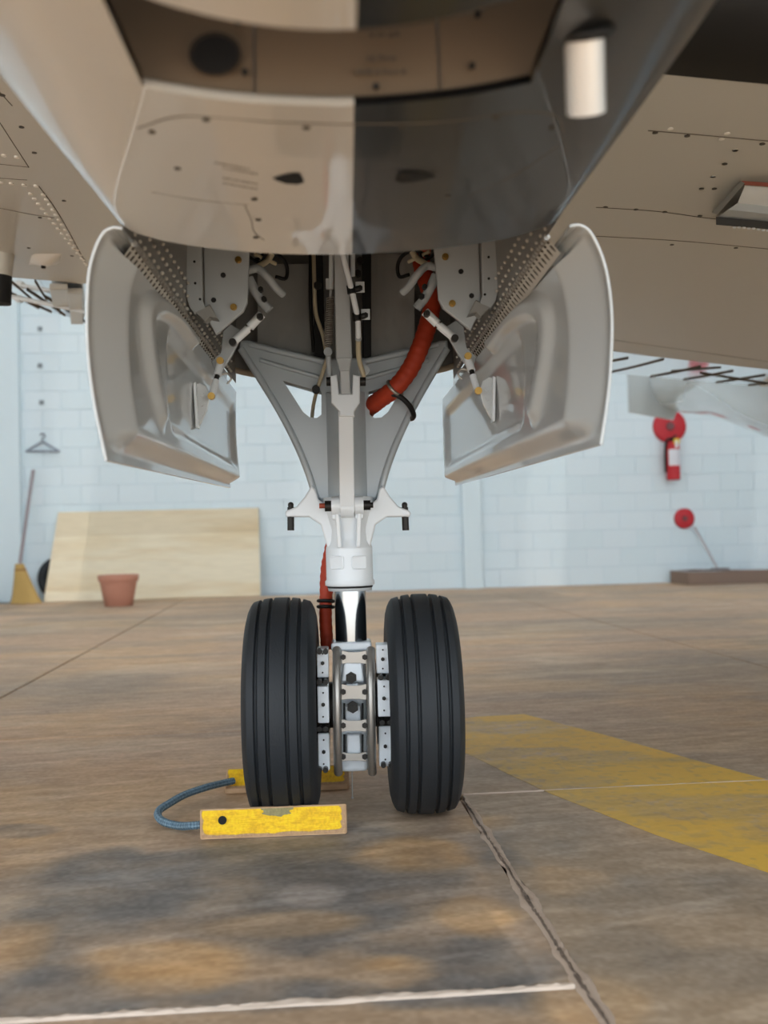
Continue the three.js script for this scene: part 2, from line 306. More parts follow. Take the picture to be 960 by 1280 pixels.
// forward cowl below the exit slot
{
  const fw = (a, z) => { const r = 0.36; return V(Math.sin(a) * r, 0.945 + r - Math.cos(a) * r, z); };
  const aP = Math.asin(PAINT / 0.36), a0 = -0.52, a1 = 0.52, Z0 = 1.61;
  mesh('forward_cowl', [surf(40, 20, (u, v) => fw(lerp(a0, aP, u), lerp(Z0, 3.55, v))), surf(40, 3, (u, v) => { const p = fw(lerp(a0, aP, u), Z0); return V(p.x, p.y + 0.016 * v, p.z - 0.006 * Math.sin(v * 3.1)); })], M.tan, nacelle, 'tan half of the forward cowl');
  mesh('forward_cowl', [surf(40, 20, (u, v) => fw(lerp(aP, a1, u), lerp(Z0, 3.55, v))), surf(40, 3, (u, v) => { const p = fw(lerp(aP, a1, u), Z0); return V(p.x, p.y + 0.016 * v, p.z - 0.006 * Math.sin(v * 3.1)); })], M.black, nacelle, 'black half of the forward cowl');
  // exit slot: back wall in three panels, side walls, roof
  const zb = LIP - 0.012, panelPts = [[-SLW - .10, -0.072], [-0.070, 0.086], [0.088, SLW + .10]];
  const slot = group('exhaust_slot', nacelle, 'brown panels inside the slot under the cowl');
  for (const [x0, x1] of panelPts) mesh('slot_panel', surf(16, 6, (u, v) => { const x = lerp(x0, x1, u), y0 = skinAt(sOf(x, LIP), LIP).y + 0.004; return V(x, lerp(y0, 1.18, v), zb - 0.03 * v); }), M.slot, slot);
  mesh('slot_panel', surf(4, 4, (u, v) => V(-SLW - 0.002 - 0.09 * v, 1.0 + 0.18 * v, lerp(LIP - 0.02, 2.1, u))), M.slot, slot);
  mesh('slot_panel', surf(4, 4, (u, v) => V(SLW + 0.002 + 0.09 * v, 1.0 + 0.18 * v, lerp(LIP - 0.02, 2.1, u))), M.black, slot);
  mesh('slot_roof', new THREE.BoxGeometry(0.54, 0.01, 0.8).translate(0, 1.19, 1.75), M.slot, slot);
  const onP = (px, py) => at(px, py, zb + 0.004);
  const c = onP(269, 68), ring = new THREE.RingGeometry(0.0195, 0.022, 28); ring.scale(1, 0.85, 1); ring.translate(c.x, c.y, c.z + 0.001);
  const hole = new THREE.CircleGeometry(0.0195, 28); hole.scale(1, 0.85, 1); hole.translate(c.x, c.y, c.z);
  mesh('round_opening', hole, M.dark, slot); mesh('opening_rim', ring, M.soot, slot);
  mesh('slot_screw', [[297, 28], [306, 90], [590, 82], [597, 18], [470, 108]].map(([x, y]) => disc(onP(x, y), 0.0028, 0.003, 12)), M.bolt, slot);
  // worn, unreadable stencil on the middle panel
  const st = [];
  for (const [x0, x1, y] of [[462, 498, 42], [458, 498, 72], [446, 506, 89]]) for (let x = x0; x < x1; x += 8) { const p = onP(x + rnd() * 3, y + rnd() * 2); st.push(new THREE.BoxGeometry(0.003 + 0.002 * rnd(), 0.003 + 0.002 * rnd(), 0.0006).translate(p.x, p.y, p.z)); }
  mesh('worn_stencil', st, M.seam, slot);
}
// vents, fasteners, panel lines and stencil on the cowl bottom
{
  const lay = (px, py, lift = 0.0008) => { const d = ray(px, py); let t = 0.8; for (let i = 0; i < 40; i++) { const p = CAM.clone().addScaledVector(d, t), q = skinAt(sOf(p.x || 1e-4, p.z), p.z); t += (q.y - lift - p.y) / d.y * 0.9; } return CAM.clone().addScaledVector(d, t); };
  const tear = (pts) => { const P = pts.map(([x, y]) => lay(x, y)); const c = P.reduce((a, p) => a.add(p), V(0, 0, 0)).multiplyScalar(1 / P.length); const g = new THREE.BufferGeometry(), a = []; P.forEach((p, i) => { const q = P[(i + 1) % P.length]; a.push(c.x, c.y, c.z, p.x, p.y, p.z, q.x, q.y, q.z); }); g.setAttribute('position', new THREE.Float32BufferAttribute(a, 3)); g.setAttribute('uv', new THREE.Float32BufferAttribute(new Float32Array(a.length / 3 * 2), 2)); g.computeVertexNormals(); return g; };
  mesh('flush_vent', tear([[340, 223], [352, 219], [366, 216], [374, 216], [378, 222], [380, 228], [372, 231], [358, 230], [348, 227]]), M.dark, nacelle, 'black teardrop vent on the tan half');
  mesh('flush_vent', tear([[546, 221], [534, 216], [518, 214], [505, 214], [498, 218], [494, 226], [502, 229], [516, 228], [532, 225]]), M.dark, nacelle, 'black teardrop vent on the black half');
  const f = []; for (const [x, y] of [[258, 150], [190, 165], [222, 211], [318, 249], [323, 275], [320, 297], [383, 160], [503, 160], [620, 148], [690, 160], [560, 246]]) { const p = lay(x, y); f.push(new THREE.CylinderGeometry(0.0035, 0.0035, 0.001, 14).translate(p.x, p.y, p.z)); }
  mesh('cowl_fastener', f, M.screwDark, nacelle);
  const line = (pts, r = 0.0006) => tube(pts.map(([x, y]) => lay(x, y, 0)), r, 40, 5);
  mesh('panel_line', [line([[172, 160], [230, 145], [340, 152], [440, 155], [560, 152], [650, 140], [695, 145], [705, 165]], 0.0008), line([[306, 257], [314, 275], [318, 290], [330, 300]]), line([[190, 240], [250, 250], [310, 256]]), line([[585, 245], [650, 215], [700, 180]])], M.seam, nacelle);
  const st = []; for (let r = 0; r < 4; r++) for (let i = 0; i < 9; i++) { const p = lay(270 + (r > 0) * 10 + i * 5, 204 + r * 6.4 + (r > 1 ? 6 : 0) + i * 0.9); st.push(new THREE.BoxGeometry(0.0022, 0.0004, 0.0022 * (0.5 + rnd())).translate(p.x, p.y, p.z)); }
  mesh('worn_stencil', st, M.seam, nacelle);
  const a = lay(733, 50), pt = at(730, 46, a.z), pb = at(732.5, 141, a.z - 0.030);
  const pipe = group('drain_pipe', nacelle, 'short bright metal drain pipe');
  const dir = pb.clone().sub(pt).normalize(), up = pt.clone().addScaledVector(dir, -0.05);
  const rr = 25.5 / F * (CAM.z - a.z);
  const L = new THREE.LatheGeometry([[rr * 0.86, 0], [rr, 0], [rr, pb.distanceTo(up)], [rr * 0.86, pb.distanceTo(up)], [rr * 0.86, 0]].map(([x, y]) => new THREE.Vector2(x, y)), 36);
  L.applyQuaternion(new THREE.Quaternion().setFromUnitVectors(V(0, 1, 0), dir)); L.translate(up.x, up.y, up.z);
  mesh('pipe', L, M.steelPipe, pipe);
  const col = new THREE.TorusGeometry(rr * 1.25, rr * 0.28, 10, 36).rotateX(Math.PI / 2); col.applyQuaternion(new THREE.Quaternion().setFromUnitVectors(V(0, 1, 0), dir)); col.translate(pt.x, pt.y + 0.004, pt.z);
  mesh('pipe_collar', col, M.dark, pipe);
}

// ---- wheel bay inside the nacelle
const HINGE0 = at(167, 303, 0.92), HINGE1 = at(277, 455, 0.15);
const hingeAt = (zz, z = Math.max(zz, 0.14)) => HINGE0.clone().lerp(HINGE1, (HINGE0.z - z) / (HINGE0.z - HINGE1.z));
const bay = group('wheel_bay', plane, 'grey wheel bay with brackets, hooks and lines');
{
  const wallL = surf(1, 1, (u, v) => { const z = lerp(ZB, ZR, v), h = hingeAt(z); return V(lerp(h.x, h.x + 0.012, u), lerp(h.y, 1.34, u), z); });
  mesh('bay_side_panel', wallL, M.bay, bay); mesh('bay_side_panel', flip(wallL), M.bay, bay);
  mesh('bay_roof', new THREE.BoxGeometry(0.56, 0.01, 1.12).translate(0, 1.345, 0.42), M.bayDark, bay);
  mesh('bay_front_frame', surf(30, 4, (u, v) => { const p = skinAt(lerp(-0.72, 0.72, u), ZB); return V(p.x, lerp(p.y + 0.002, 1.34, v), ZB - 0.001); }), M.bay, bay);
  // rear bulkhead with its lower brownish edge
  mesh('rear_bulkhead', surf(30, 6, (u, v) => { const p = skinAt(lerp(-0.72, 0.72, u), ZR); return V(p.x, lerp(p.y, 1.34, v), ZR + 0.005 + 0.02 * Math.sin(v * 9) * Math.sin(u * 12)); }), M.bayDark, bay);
  const rim = []; for (let i = 0; i <= 20; i++) { const p = skinAt(lerp(-0.70, 0.70, i / 20), ZR + 0.01); rim.push(V(p.x, p.y + 0.006, p.z)); }
  mesh('bulkhead_rim', tube(rim, 0.007, 60, 8), std('#b0a08a', 0.4), bay);
  // rivet rows on the side panels
  const riv = [];
  for (let k = 0; k < 3; k++) for (let i = 0; i < 34; i++) { const z = ZB - 0.03 - i * 0.029; const h = hingeAt(z); riv.push(new THREE.SphereGeometry(0.0031, 8, 5).translate(h.x + 0.001 + k * 0.001, h.y + 0.012 + k * 0.022, z)); }
  for (let c = 0; c < 4; c++) for (let i = 0; i < 9; i++) riv.push(new THREE.SphereGeometry(0.0031, 8, 5).translate(hingeAt(ZB - 0.08 - c * 0.063).x + 0.005, 1.08 + i * 0.026, ZB - 0.08 - c * 0.063));
  const rg = merge(riv);
  for (const g of [rg, flip(rg)]) mesh('rivet_rows', g, M.rivetGrey, bay).userData.kind = 'stuff';
  // flat plates and straps hanging either side
  const side = (name, g, m, label) => { for (const e of [g].flat()) { mesh(name, e, m, bay, label); mesh(name, flip(e), m, bay, label); } };
  const ZP = 0.50;
  side('side_plate', plate([[254, 285], [302, 290], [312, 305], [309, 378], [304, 389], [270, 418], [256, 392]], ZP, 0.012, 0.002), M.grey, 'flat grey plate with bolts');
  side('side_strap', plate([[230, 280], [251, 285], [253, 375], [258, 386], [243, 392], [237, 384], [233, 372]], ZP + 0.03, 0.012, 0.002), M.grey);
  side('strap_bracket', plate([[243, 390], [262, 380], [272, 398], [262, 396], [256, 402], [250, 396]], ZP + 0.03, 0.03, 0.002), M.bay);
  side('plate_bolt', [[298, 325], [292, 384]].flatMap(([x, y]) => [disc(at(x, y, ZP + 0.002), 0.0058, 0.006), hex(at(x, y, ZP + 0.006), 0.0038, 0.006)]), M.brass);
  side('plate_hole', [[279, 344], [267, 375], [243, 327], [244, 354], [250, 374]].map(([x, y], i) => disc(at(x, y, ZP + (i > 1 ? 0.0305 : 0.001)), i > 1 ? 0.0022 : 0.0045, 0.001)), M.dark);
  // up-lock hooks
  const hk = (a) => a.map(([x, y, z]) => at(x, y, z * 1.394));
  side('lock_hook', [tube(hk([[310, 338, .28], [322, 336, .28], [334, 346, .28], [345, 360, .27], [354, 368, .26]]), 0.0075, 30, 10), tube(hk([[311, 348, .28], [318, 362, .28], [328, 378, .27], [337, 388, .27]]), 0.009, 30, 10)], M.grey);
  side('hook_bolt', [[326, 362], [330, 374], [324, 396]].map(([x, y]) => hex(at(x, y, .397), 0.005, 0.012)), M.bolt);
  side('actuator_rod', [bar(at(327, 393, .376), at(312, 409, .376), 0.0085), bar(at(310, 411, .376), at(291, 428, .376), 0.0078), bar(at(313, 408, .376), at(309, 412, .376), 0.005)], M.white);
  side('rod_bolt', [disc(at(325, 396, .39), 0.006, 0.012), disc(at(291, 428, .39), 0.0068, 0.012)], M.bolt);
  side('door_arm', plate([[279, 414], [288, 405], [300, 412], [298, 428], [290, 444], [281, 458], [271, 470], [264, 452], [276, 440]], .348, 0.01, 0.002), M.grey);
  const wire = (pts, r) => tube(pts.map(([x, y, z]) => at(x, y, z * 1.394)), r, 40, 8);
  side('latch_cable', [wire([[318, 326, .2], [336, 316, .18], [352, 322, .16], [359, 336, .14], [357, 348, .14], [345, 346, .15]], 0.004), wire([[300, 312, .2], [325, 328, .2], [332, 318, .2]], 0.003)], M.blackRubber);
  side('latch_link', [wire([[322, 334, .22], [335, 325, .2], [340, 317, .2]], 0.006), wire([[318, 318, .2], [345, 330, .18]], 0.004)], M.beige);
  // dark web behind the brace with pipes
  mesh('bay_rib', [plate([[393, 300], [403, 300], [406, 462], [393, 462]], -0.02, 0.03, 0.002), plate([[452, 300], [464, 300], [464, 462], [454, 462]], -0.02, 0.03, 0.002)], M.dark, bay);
  mesh('canvas_pocket', surf(30, 30, (u, v) => { const p = at(lerp(462, 518, u), lerp(318, 450, v), -0.06); return V(p.x, p.y, p.z + 0.008 * fbm(u * 5, v * 7, 3, 4)); }), std('#a2a29e', 0.85), bay, 'crumpled grey liner');
  mesh('canvas_pocket', surf(30, 30, (u, v) => { const p = at(lerp(322, 392, u), lerp(330, 452, v), -0.06); return V(p.x, p.y, p.z + 0.006 * fbm(u * 5, v * 7, 3, 9)); }), std('#9b9c99', 0.85), bay, 'crumpled grey liner');
  mesh('bay_pipe', wire([[392, 318, .02], [393, 356, .03], [395, 392, .03], [404, 420, .04], [408, 440, .05]], 0.0045), M.beige, bay);
  mesh('bay_pipe', wire([[388, 318, -.02], [388, 380, -.02], [392, 440, -.02]], 0.004), M.bolt, bay);
  mesh('pipe_clip', [hex(at(397, 357, .05), 0.009, 0.012), hex(at(450, 326, .05), 0.008, 0.012), hex(at(447, 342, .05), 0.008, 0.012), hex(at(456, 461, .05), 0.008, 0.012)], M.bolt, bay);
}

// ---- wheel bay doors
function prof(pts, z) { const c = new THREE.SplineCurve(pts.map(([x, y]) => { const p = at(x, y, z); return new THREE.Vector2(p.x, p.y); })); return (u) => c.getPoint(u); }
function gearDoor(front, rear, side, label, parts) {
  const f = prof(front, ZB), r = prof(rear, -0.07);
  const base = (u, v) => { const a = f(u), b = r(u), k = v; return V(lerp(a.x, b.x, k), lerp(a.y, b.y, k), lerp(ZB, -0.07, v)); };
  const nrm = (u, v) => { const e = 0.01, p = base(Math.min(1, u + e), v).sub(base(Math.max(0, u - e), v)), q = base(u, Math.min(1, v + e)).sub(base(u, Math.max(0, v - e))); const n = p.cross(q).normalize(); if (n.x * side < 0) n.negate(); return n; };
  // bead pressed in the shape of a hook
  const bead = new THREE.SplineCurve([[.29, .46], [.28, .33], [.34, .22], [.45, .17], [.60, .185], [.80, .23]].map(([u, v]) => new THREE.Vector2(u, v))).getPoints(60);
  const raise = (u, v) => {
    let o = 0.028 * Math.min(1, Math.max(0, (v - 0.012) / 0.07)) * sm(1.0, 0.975, v) * sm(0.968, 0.905, u) * sm(0.20, 0.27, u);
    let d = 9; for (const b of bead) d = Math.min(d, Math.hypot((u - b.x) * 0.34, (v - b.y) * 0.80));
    o += 0.013 * sm(0.032, 0.008, d);
    o -= 0.010 * sm(0.30, 0.34, v) * sm(0.97, 0.93, v) * sm(0.36, 0.46, u) * sm(0.88, 0.80, u);
    return o;
  };
  const g = group('gear_door', plane, label);
  const skin = [surf(60, 40, (u, v) => base(u, v).addScaledVector(nrm(u, v), -0.002)), surf(140, 170, (u, v) => base(u, v).addScaledVector(nrm(u, v), 0.002 + raise(u, v)))];
  for (const [e, k] of [[0, 0], [1, 0], [0, 1], [1, 1]]) skin.push(surf(40, 2, (t, w) => { const u = k ? e : t, v = k ? t : e; return base(u, v).addScaledVector(nrm(u, v), lerp(-0.002, 0.002 + raise(u, v), w)); }));
  mesh('door_panel', skin, M.doorGrey, g);
  mesh('door_edge', tube(Array.from({ length: 30 }, (_, i) => base(i / 29, 0)), 0.0024, 60, 8), M.doorGrey, g);
  const inside = (u, v, o = 0) => base(u, v).addScaledVector(nrm(u, v), 0.002 + raise(u, v) + o);
  parts(g, inside, nrm, base);
}
function doorFittings(sideSign) {
  return (g, inside, nrm, base) => {
    const mir = (geo) => sideSign > 0 ? geo : flip(geo);
    // long hinge with its knuckles
    const h0 = HINGE0, h1 = HINGE1, h2 = at(151, 325, 0.92), h3 = at(270, 470, 0.15);
    const H = (u, v) => h2.clone().lerp(h0, u).lerp(h3.clone().lerp(h1, u), v);
    const hn = h0.clone().sub(h2).cross(h1.clone().sub(h0)).normalize(); if (hn.x < 0) hn.negate();
    mesh('hinge_leaf', mir(surf(1, 1, (u, v) => H(u, v))), M.wingTan, g);
    const kn = [], sl = [];
    for (let i = 0; i < 56; i++) kn.push(bar(H(1, (i + 0.15) / 56), H(1, (i + 0.85) / 56), 0.0045, 0.0045, 10));
    for (let i = 0; i < 42; i++) { const p = H(0.42, (i + 0.5) / 42).addScaledVector(hn, 0.0005), e = new THREE.SphereGeometry(1, 8, 6); e.scale(0.0015, 0.0065, 0.0020); e.rotateZ(-0.75); e.translate(p.x, p.y, p.z); sl.push(e); const q = H(0.78, (i + 0.5) / 42).addScaledVector(hn, 0.0005), f = new THREE.SphereGeometry(0.0022, 8, 6); f.translate(q.x, q.y, q.z); sl.push(f); }
    mesh('hinge_knuckle', mir(merge(kn)), M.steel, g).userData.kind = 'stuff';
    mesh('hinge_rivet', mir(merge(sl)), M.screwDark, g).userData.kind = 'stuff';
    // bracket with six rivets, ball-ended rod
    let z0 = 0.5, best = 1e9;                        // where the door's inner face stands behind the bracket
    for (let i = 0; i <= 40; i++) for (let j = 0; j <= 80; j++) { const w = inside(0.2 + i * 0.015, 0.1 + j * 0.01); if (sideSign < 0) w.x *= -1; const q = w.clone().project(camera), e = Math.hypot((q.x + 1) * 480 - 243, (1 - q.y) * 640 - 506); if (e < best) { best = e; z0 = w.z; } }
    mesh('door_bracket', mir(plate([[242, 480], [250, 478], [258, 483], [263, 494], [259, 512], [252, 528], [247, 535], [243, 531]], z0, 0.006, 0.0015)), M.doorGrey, g);
    mesh('bracket_rib', mir(plate([[241, 479], [244.5, 477], [248, 535], [244.5, 534]], z0 + 0.012, 0.022, 0.001)), M.white, g);
    for (const [x, y] of [[252, 493], [252.5, 505], [253, 517]]) mesh('bracket_rivet', mir(disc(at(x, y, z0 + 0.001), 0.0045, 0.006, 14)), M.doorGrey, g);
    const r1 = at(276, 452, z0 - 0.02), r2 = at(265, 496, z0 + 0.012);
    for (const e of [bar(r1, r1.clone().lerp(r2, 0.40), 0.0075), bar(r1.clone().lerp(r2, .54), r2, 0.0065)]) mesh('rod_end', mir(e), M.white, g);
    mesh('rod_neck', mir(bar(r1.clone().lerp(r2, .38), r1.clone().lerp(r2, .56), 0.0045)), M.dark, g);
    for (const e of [r1, r2]) mesh('brass_bolt', mir(disc(e.clone().add(V(0, 0, .008)), 0.0066, 0.010)), M.brass, g);
    mesh('lock_wire', mir(tube([at(272, 470, z0 - .02), at(284, 467, z0 - .02), at(289, 473, z0 - .03), at(284, 480, z0 - .03)], 0.0022, 24, 6)), M.steel, g);
  };
}
gearDoor([[153, 286], [140, 285], [126, 296], [113, 332], [109, 380], [110, 440], [118, 505], [133, 576]], [[283, 466], [281, 490], [281, 530], [283, 570], [287, 610]], 1, 'grey bay door hanging on the tan side', doorFittings(1));
gearDoor([[712, 283], [726, 282], [740, 294], [756, 332], [764, 385], [764, 440], [760, 495], [751, 556]], [[568, 474], [567, 500], [567, 535], [568, 570], [570, 607]], -1, 'grey bay door hanging on the black side', doorFittings(-1));

// ---- main gear leg
const leg = group('landing_gear_leg', plane, 'grey painted Y-shaped gear leg with bright piston');
{
  const L = (name, g, m, label) => mesh(name, g, m, leg, label);
  const win = (m) => [[350, 473], [405, 487], [405, 520], [397, 526], [386, 525], [376, 517]].map(([x, y]) => m ? [2 * (441 - (900 - y) * 0.0245) - x, y] : [x, y]);
  const mx = (pts) => pts.map(([x, y]) => [2 * (441 - (900 - y) * 0.0238) - x, y]);
  const outL = [[407, 632], [396, 622], [386, 590], [372, 556], [350, 514], [322, 468], [299, 436], [300, 425], [312, 425], [404, 447]];
  const web = plate([...outL, ...mx(outL).reverse()], -0.005, 0.055, 0.006, [win(0), mx(win(0)).reverse()]);
  L('leg_frame', web, M.legGrey);
  // raised flange along the outer edges
  const fl = (pts) => tube(pts.map(([x, y]) => at(x, y, -0.004)), 0.008, 40, 10);
  const fo = [[301, 436], [322, 469], [350, 515], [371, 556], [385, 590], [395, 622]];
  L('frame_flange', fl(fo), M.legGrey); L('frame_flange', fl(mx(fo)), M.legGrey);
  const fc = [[312, 430], [360, 442], [404, 452]], fd = [[325, 450], [365, 462], [404, 473]];
  L('cross_rib', [tube(fc.map(([x, y]) => at(x, y, 0)), 0.007, 20, 8), tube(fd.map(([x, y]) => at(x, y, -0.002)), 0.005, 20, 8)], M.legGrey);
  L('cross_rib', [tube(mx(fc).map(([x, y]) => at(x, y, 0)), 0.007, 20, 8), tube(mx(fd).map(([x, y]) => at(x, y, -0.002)), 0.005, 20, 8)], M.legGrey);
  const Y = (py, z = 0) => at(436, py, z).y;
  // main cylinder, neck, collar, piston
  L('main_cylinder', new THREE.CylinderGeometry(0.050, 0.050, Y(490) - Y(640), 40).translate(0, (Y(490) + Y(640)) / 2, -0.03), M.legGrey);
  L('neck', new THREE.LatheGeometry([[0.030, Y(620)], [0.056, Y(622)], [0.052, Y(640)], [0.043, Y(662)], [0.045, Y(676)], [0.051, Y(684)], [0.051, Y(686)]].map(([x, y]) => new THREE.Vector2(x, y)).reverse(), 40), M.white);
  for (const s of [-1, 1]) L('neck_rib', boxbar(V(s * 0.020, Y(684), 0.046), V(s * 0.024, Y(640), 0.052), 0.010, 0.03, 0.004), M.white);
  const col = []; const cr = 0.0515;
  L('collar', new THREE.LatheGeometry([[0.03, Y(684)], [cr - 0.002, Y(684)], [cr, Y(686)], [cr, Y(724)], [cr + 0.003, Y(726)], [cr + 0.003, Y(731)], [cr - 0.002, Y(732)], [cr - 0.004, Y(738)], [0.036, Y(738)]].map(([x, y]) => new THREE.Vector2(x, y)), 56), M.white);
  for (const px of [420, 449]) { // rounded windows stand out as framed pads on the collar
    const p = at(px + 0.5, 703, cr * 0.87), ang = Math.asin(Math.max(-0.9, Math.min(0.9, p.x / cr)));
    const s = new THREE.Shape(), w = 0.0165, h = 0.0135, r = 0.006; s.moveTo(-w + r, -h); s.lineTo(w - r, -h); s.quadraticCurveTo(w, -h, w, -h + r); s.lineTo(w, h - r); s.quadraticCurveTo(w, h, w - r, h); s.lineTo(-w + r, h); s.quadraticCurveTo(-w, h, -w, h - r); s.lineTo(-w, -h + r); s.quadraticCurveTo(-w, -h, -w + r, -h);
    const g = new THREE.ExtrudeGeometry(s, { depth: 0.002, bevelEnabled: true, bevelSize: 0.0015, bevelThickness: 0.0015, bevelSegments: 2 });
    const gp = g.attributes.position; for (let i = 0; i < gp.count; i++) { const x = gp.getX(i), rr = cr - 0.0005 + gp.getZ(i), a = x / cr + ang; gp.setXYZ(i, Math.sin(a) * rr, gp.getY(i) + p.y, Math.cos(a) * rr); } g.computeVertexNormals();
    L('collar_pad', g, M.white);
  }
  L('gland_ring', new THREE.TorusGeometry(cr - 0.004, 0.003, 8, 48).rotateX(Math.PI / 2).translate(0, Y(733), 0), M.dark);
  L('piston', new THREE.CylinderGeometry(0.0345, 0.0345, Y(733) - Y(806), 48).translate(0, (Y(733) + Y(806)) / 2, 0), M.chrome, 'mirror bright piston');
  // jacking ears with pins
  for (const s of [0, 1]) {
    const f = (p) => s ? mx(p) : p;
    L('ear', plate(f([[389, 607], [381, 621], [371, 633], [358, 638], [356, 642], [358, 646], [386, 646], [401, 656], [409, 684], [426, 684], [424, 650], [412, 634], [398, 624], [394, 611]]), 0.022, 0.04, 0.004), M.white);
    const q = f([[363.5, 634], [363.5, 663]]); const a = at(...q[0], 0.012), b = at(...q[1], 0.012);
    L('ear_pin', [bar(a, b, 0.0075, 0.0075, 16), bar(a.clone().add(V(0, 0.004, 0)), a, 0.006, 0.006), new THREE.SphereGeometry(0.0065, 12, 8).translate(a.x, a.y + 0.005, a.z)], M.bolt);
  }
  // pivot lugs and bolt at the foot of the brace
  const py = Y(632, 0.06), zz = 0.058, c0 = at(434, 632, zz).x;
  for (const o of [-0.0245, 0.0255]) L('pivot_lug', merge([xcyl(c0 + o - 0.0095, c0 + o + 0.0095, py, zz, 0.020, 28), rbox(0.019, 0.036, 0.05, 0.004, c0 + o, py - 0.012, zz - 0.02)]), M.white);
  L('pivot_bolt', [xcyl(c0 - 0.048, c0 - 0.034, py, zz, 0.013, 6), xcyl(c0 + 0.035, c0 + 0.050, py, zz, 0.012, 6), xcyl(c0 + 0.05, c0 + 0.056, py, zz, 0.006)], M.bolt);
  L('red_cap', xcyl(c0 - 0.060, c0 - 0.048, py + 0.001, zz, 0.0055, 12), std('#a8482e', 0.5), 'small red cap on the pivot bolt');
  // lower casting carrying the axle
  L('axle_head', [rbox(0.088, Y(801) - Y(812), 0.085, 0.006, 0, Y(806), 0), rbox(0.062, Y(810) - Y(960), 0.07, 0.01, 0, Y(886), 0), rbox(0.052, 0.03, 0.02, 0.004, 0, Y(836, .04), 0.04)], M.white);
  L('axle', xcyl(-0.16, 0.16, 0.238, 0, 0.026, 28), M.steel);
  const mid = (x, py, z) => { const p = at(441, py, z); return V(p.x + x, p.y, z); };
  L('axle_boss', [rbox(0.034, 0.040, 0.03, 0.004, 0, mid(0, 892, .04).y, 0.045), rbox(0.030, 0.055, 0.03, 0.004, 0, mid(0, 932, .04).y, 0.045), boxbar(mid(0.0, 824, .055), mid(0.0, 852, .06), 0.036, 0.02, 0.004, 0.05), rbox(0.028, 0.014, 0.02, 0.003, 0, mid(0, 858, .06).y, 0.06)], M.white);
  L('head_bolt', [[439, 847, .068], [441, 884, .068]].flatMap(([x, y, z]) => [hex(at(x, y, z), 0.0125, 0.01), disc(at(x, y, z + .004), 0.005, 0.01)]), M.bolt);
  L('head_shadow_gap', [plate([[429, 879], [431.5, 879], [431.5, 899], [429, 899]], 0.0625, 0.002, 0), plate([[452, 879], [454.5, 879], [454.5, 899], [452, 899]], 0.0625, 0.002, 0), plate([[429, 918], [432, 918], [432, 940], [429, 940]], 0.0625, 0.002, 0), plate([[452, 918], [454.5, 918], [454.5, 940], [452, 940]], 0.0625, 0.002, 0)], M.dark);
  // hoop guard of two bent steel tubes with cross plates
  for (const x of [421, 463.5]) L('hoop_tube', tube([[x, 812, .045], [x, 822, .07], [x, 850, .098], [x + .5, 888, .108], [x + 1, 928, .098], [x + 1.5, 955, .070], [x + 2, 966, .05]].map(([a, b, z]) => at(a, b, z)), 0.0092, 60, 16), M.steel);
  const hz = { 820: .072, 863: .105, 906: .108, 950: .078 };
  for (const [y0, y1, k] of [[813, 830, 820], [855, 875, 863], [899, 915, 906], [940, 952, 950]]) {
    L('hoop_plate', plate([[427, y0], [436, y0 + 2], [448, y0 + 2], [458, y0], [458, y1], [450, y1 - 1], [434, y1 - 1], [427, y1]], hz[k], 0.003, 0.0008), M.steel);
    const yb = (y0 + y1) / 2; L('hoop_bolt', [429, 456].map((x) => hex(at(x, yb, hz[k] + .003), 0.006, 0.006)), M.brake);
  }
  L('ground_wire', bar(at(440, 958, .02), at(440.5, 997, .02), 0.0014, 0.0014, 8), M.steel);
  L('wire_tip', new THREE.SphereGeometry(0.003, 10, 8).translate(at(440.5, 997, .02).x, at(440.5, 997, .02).y, .02), M.steel);
}
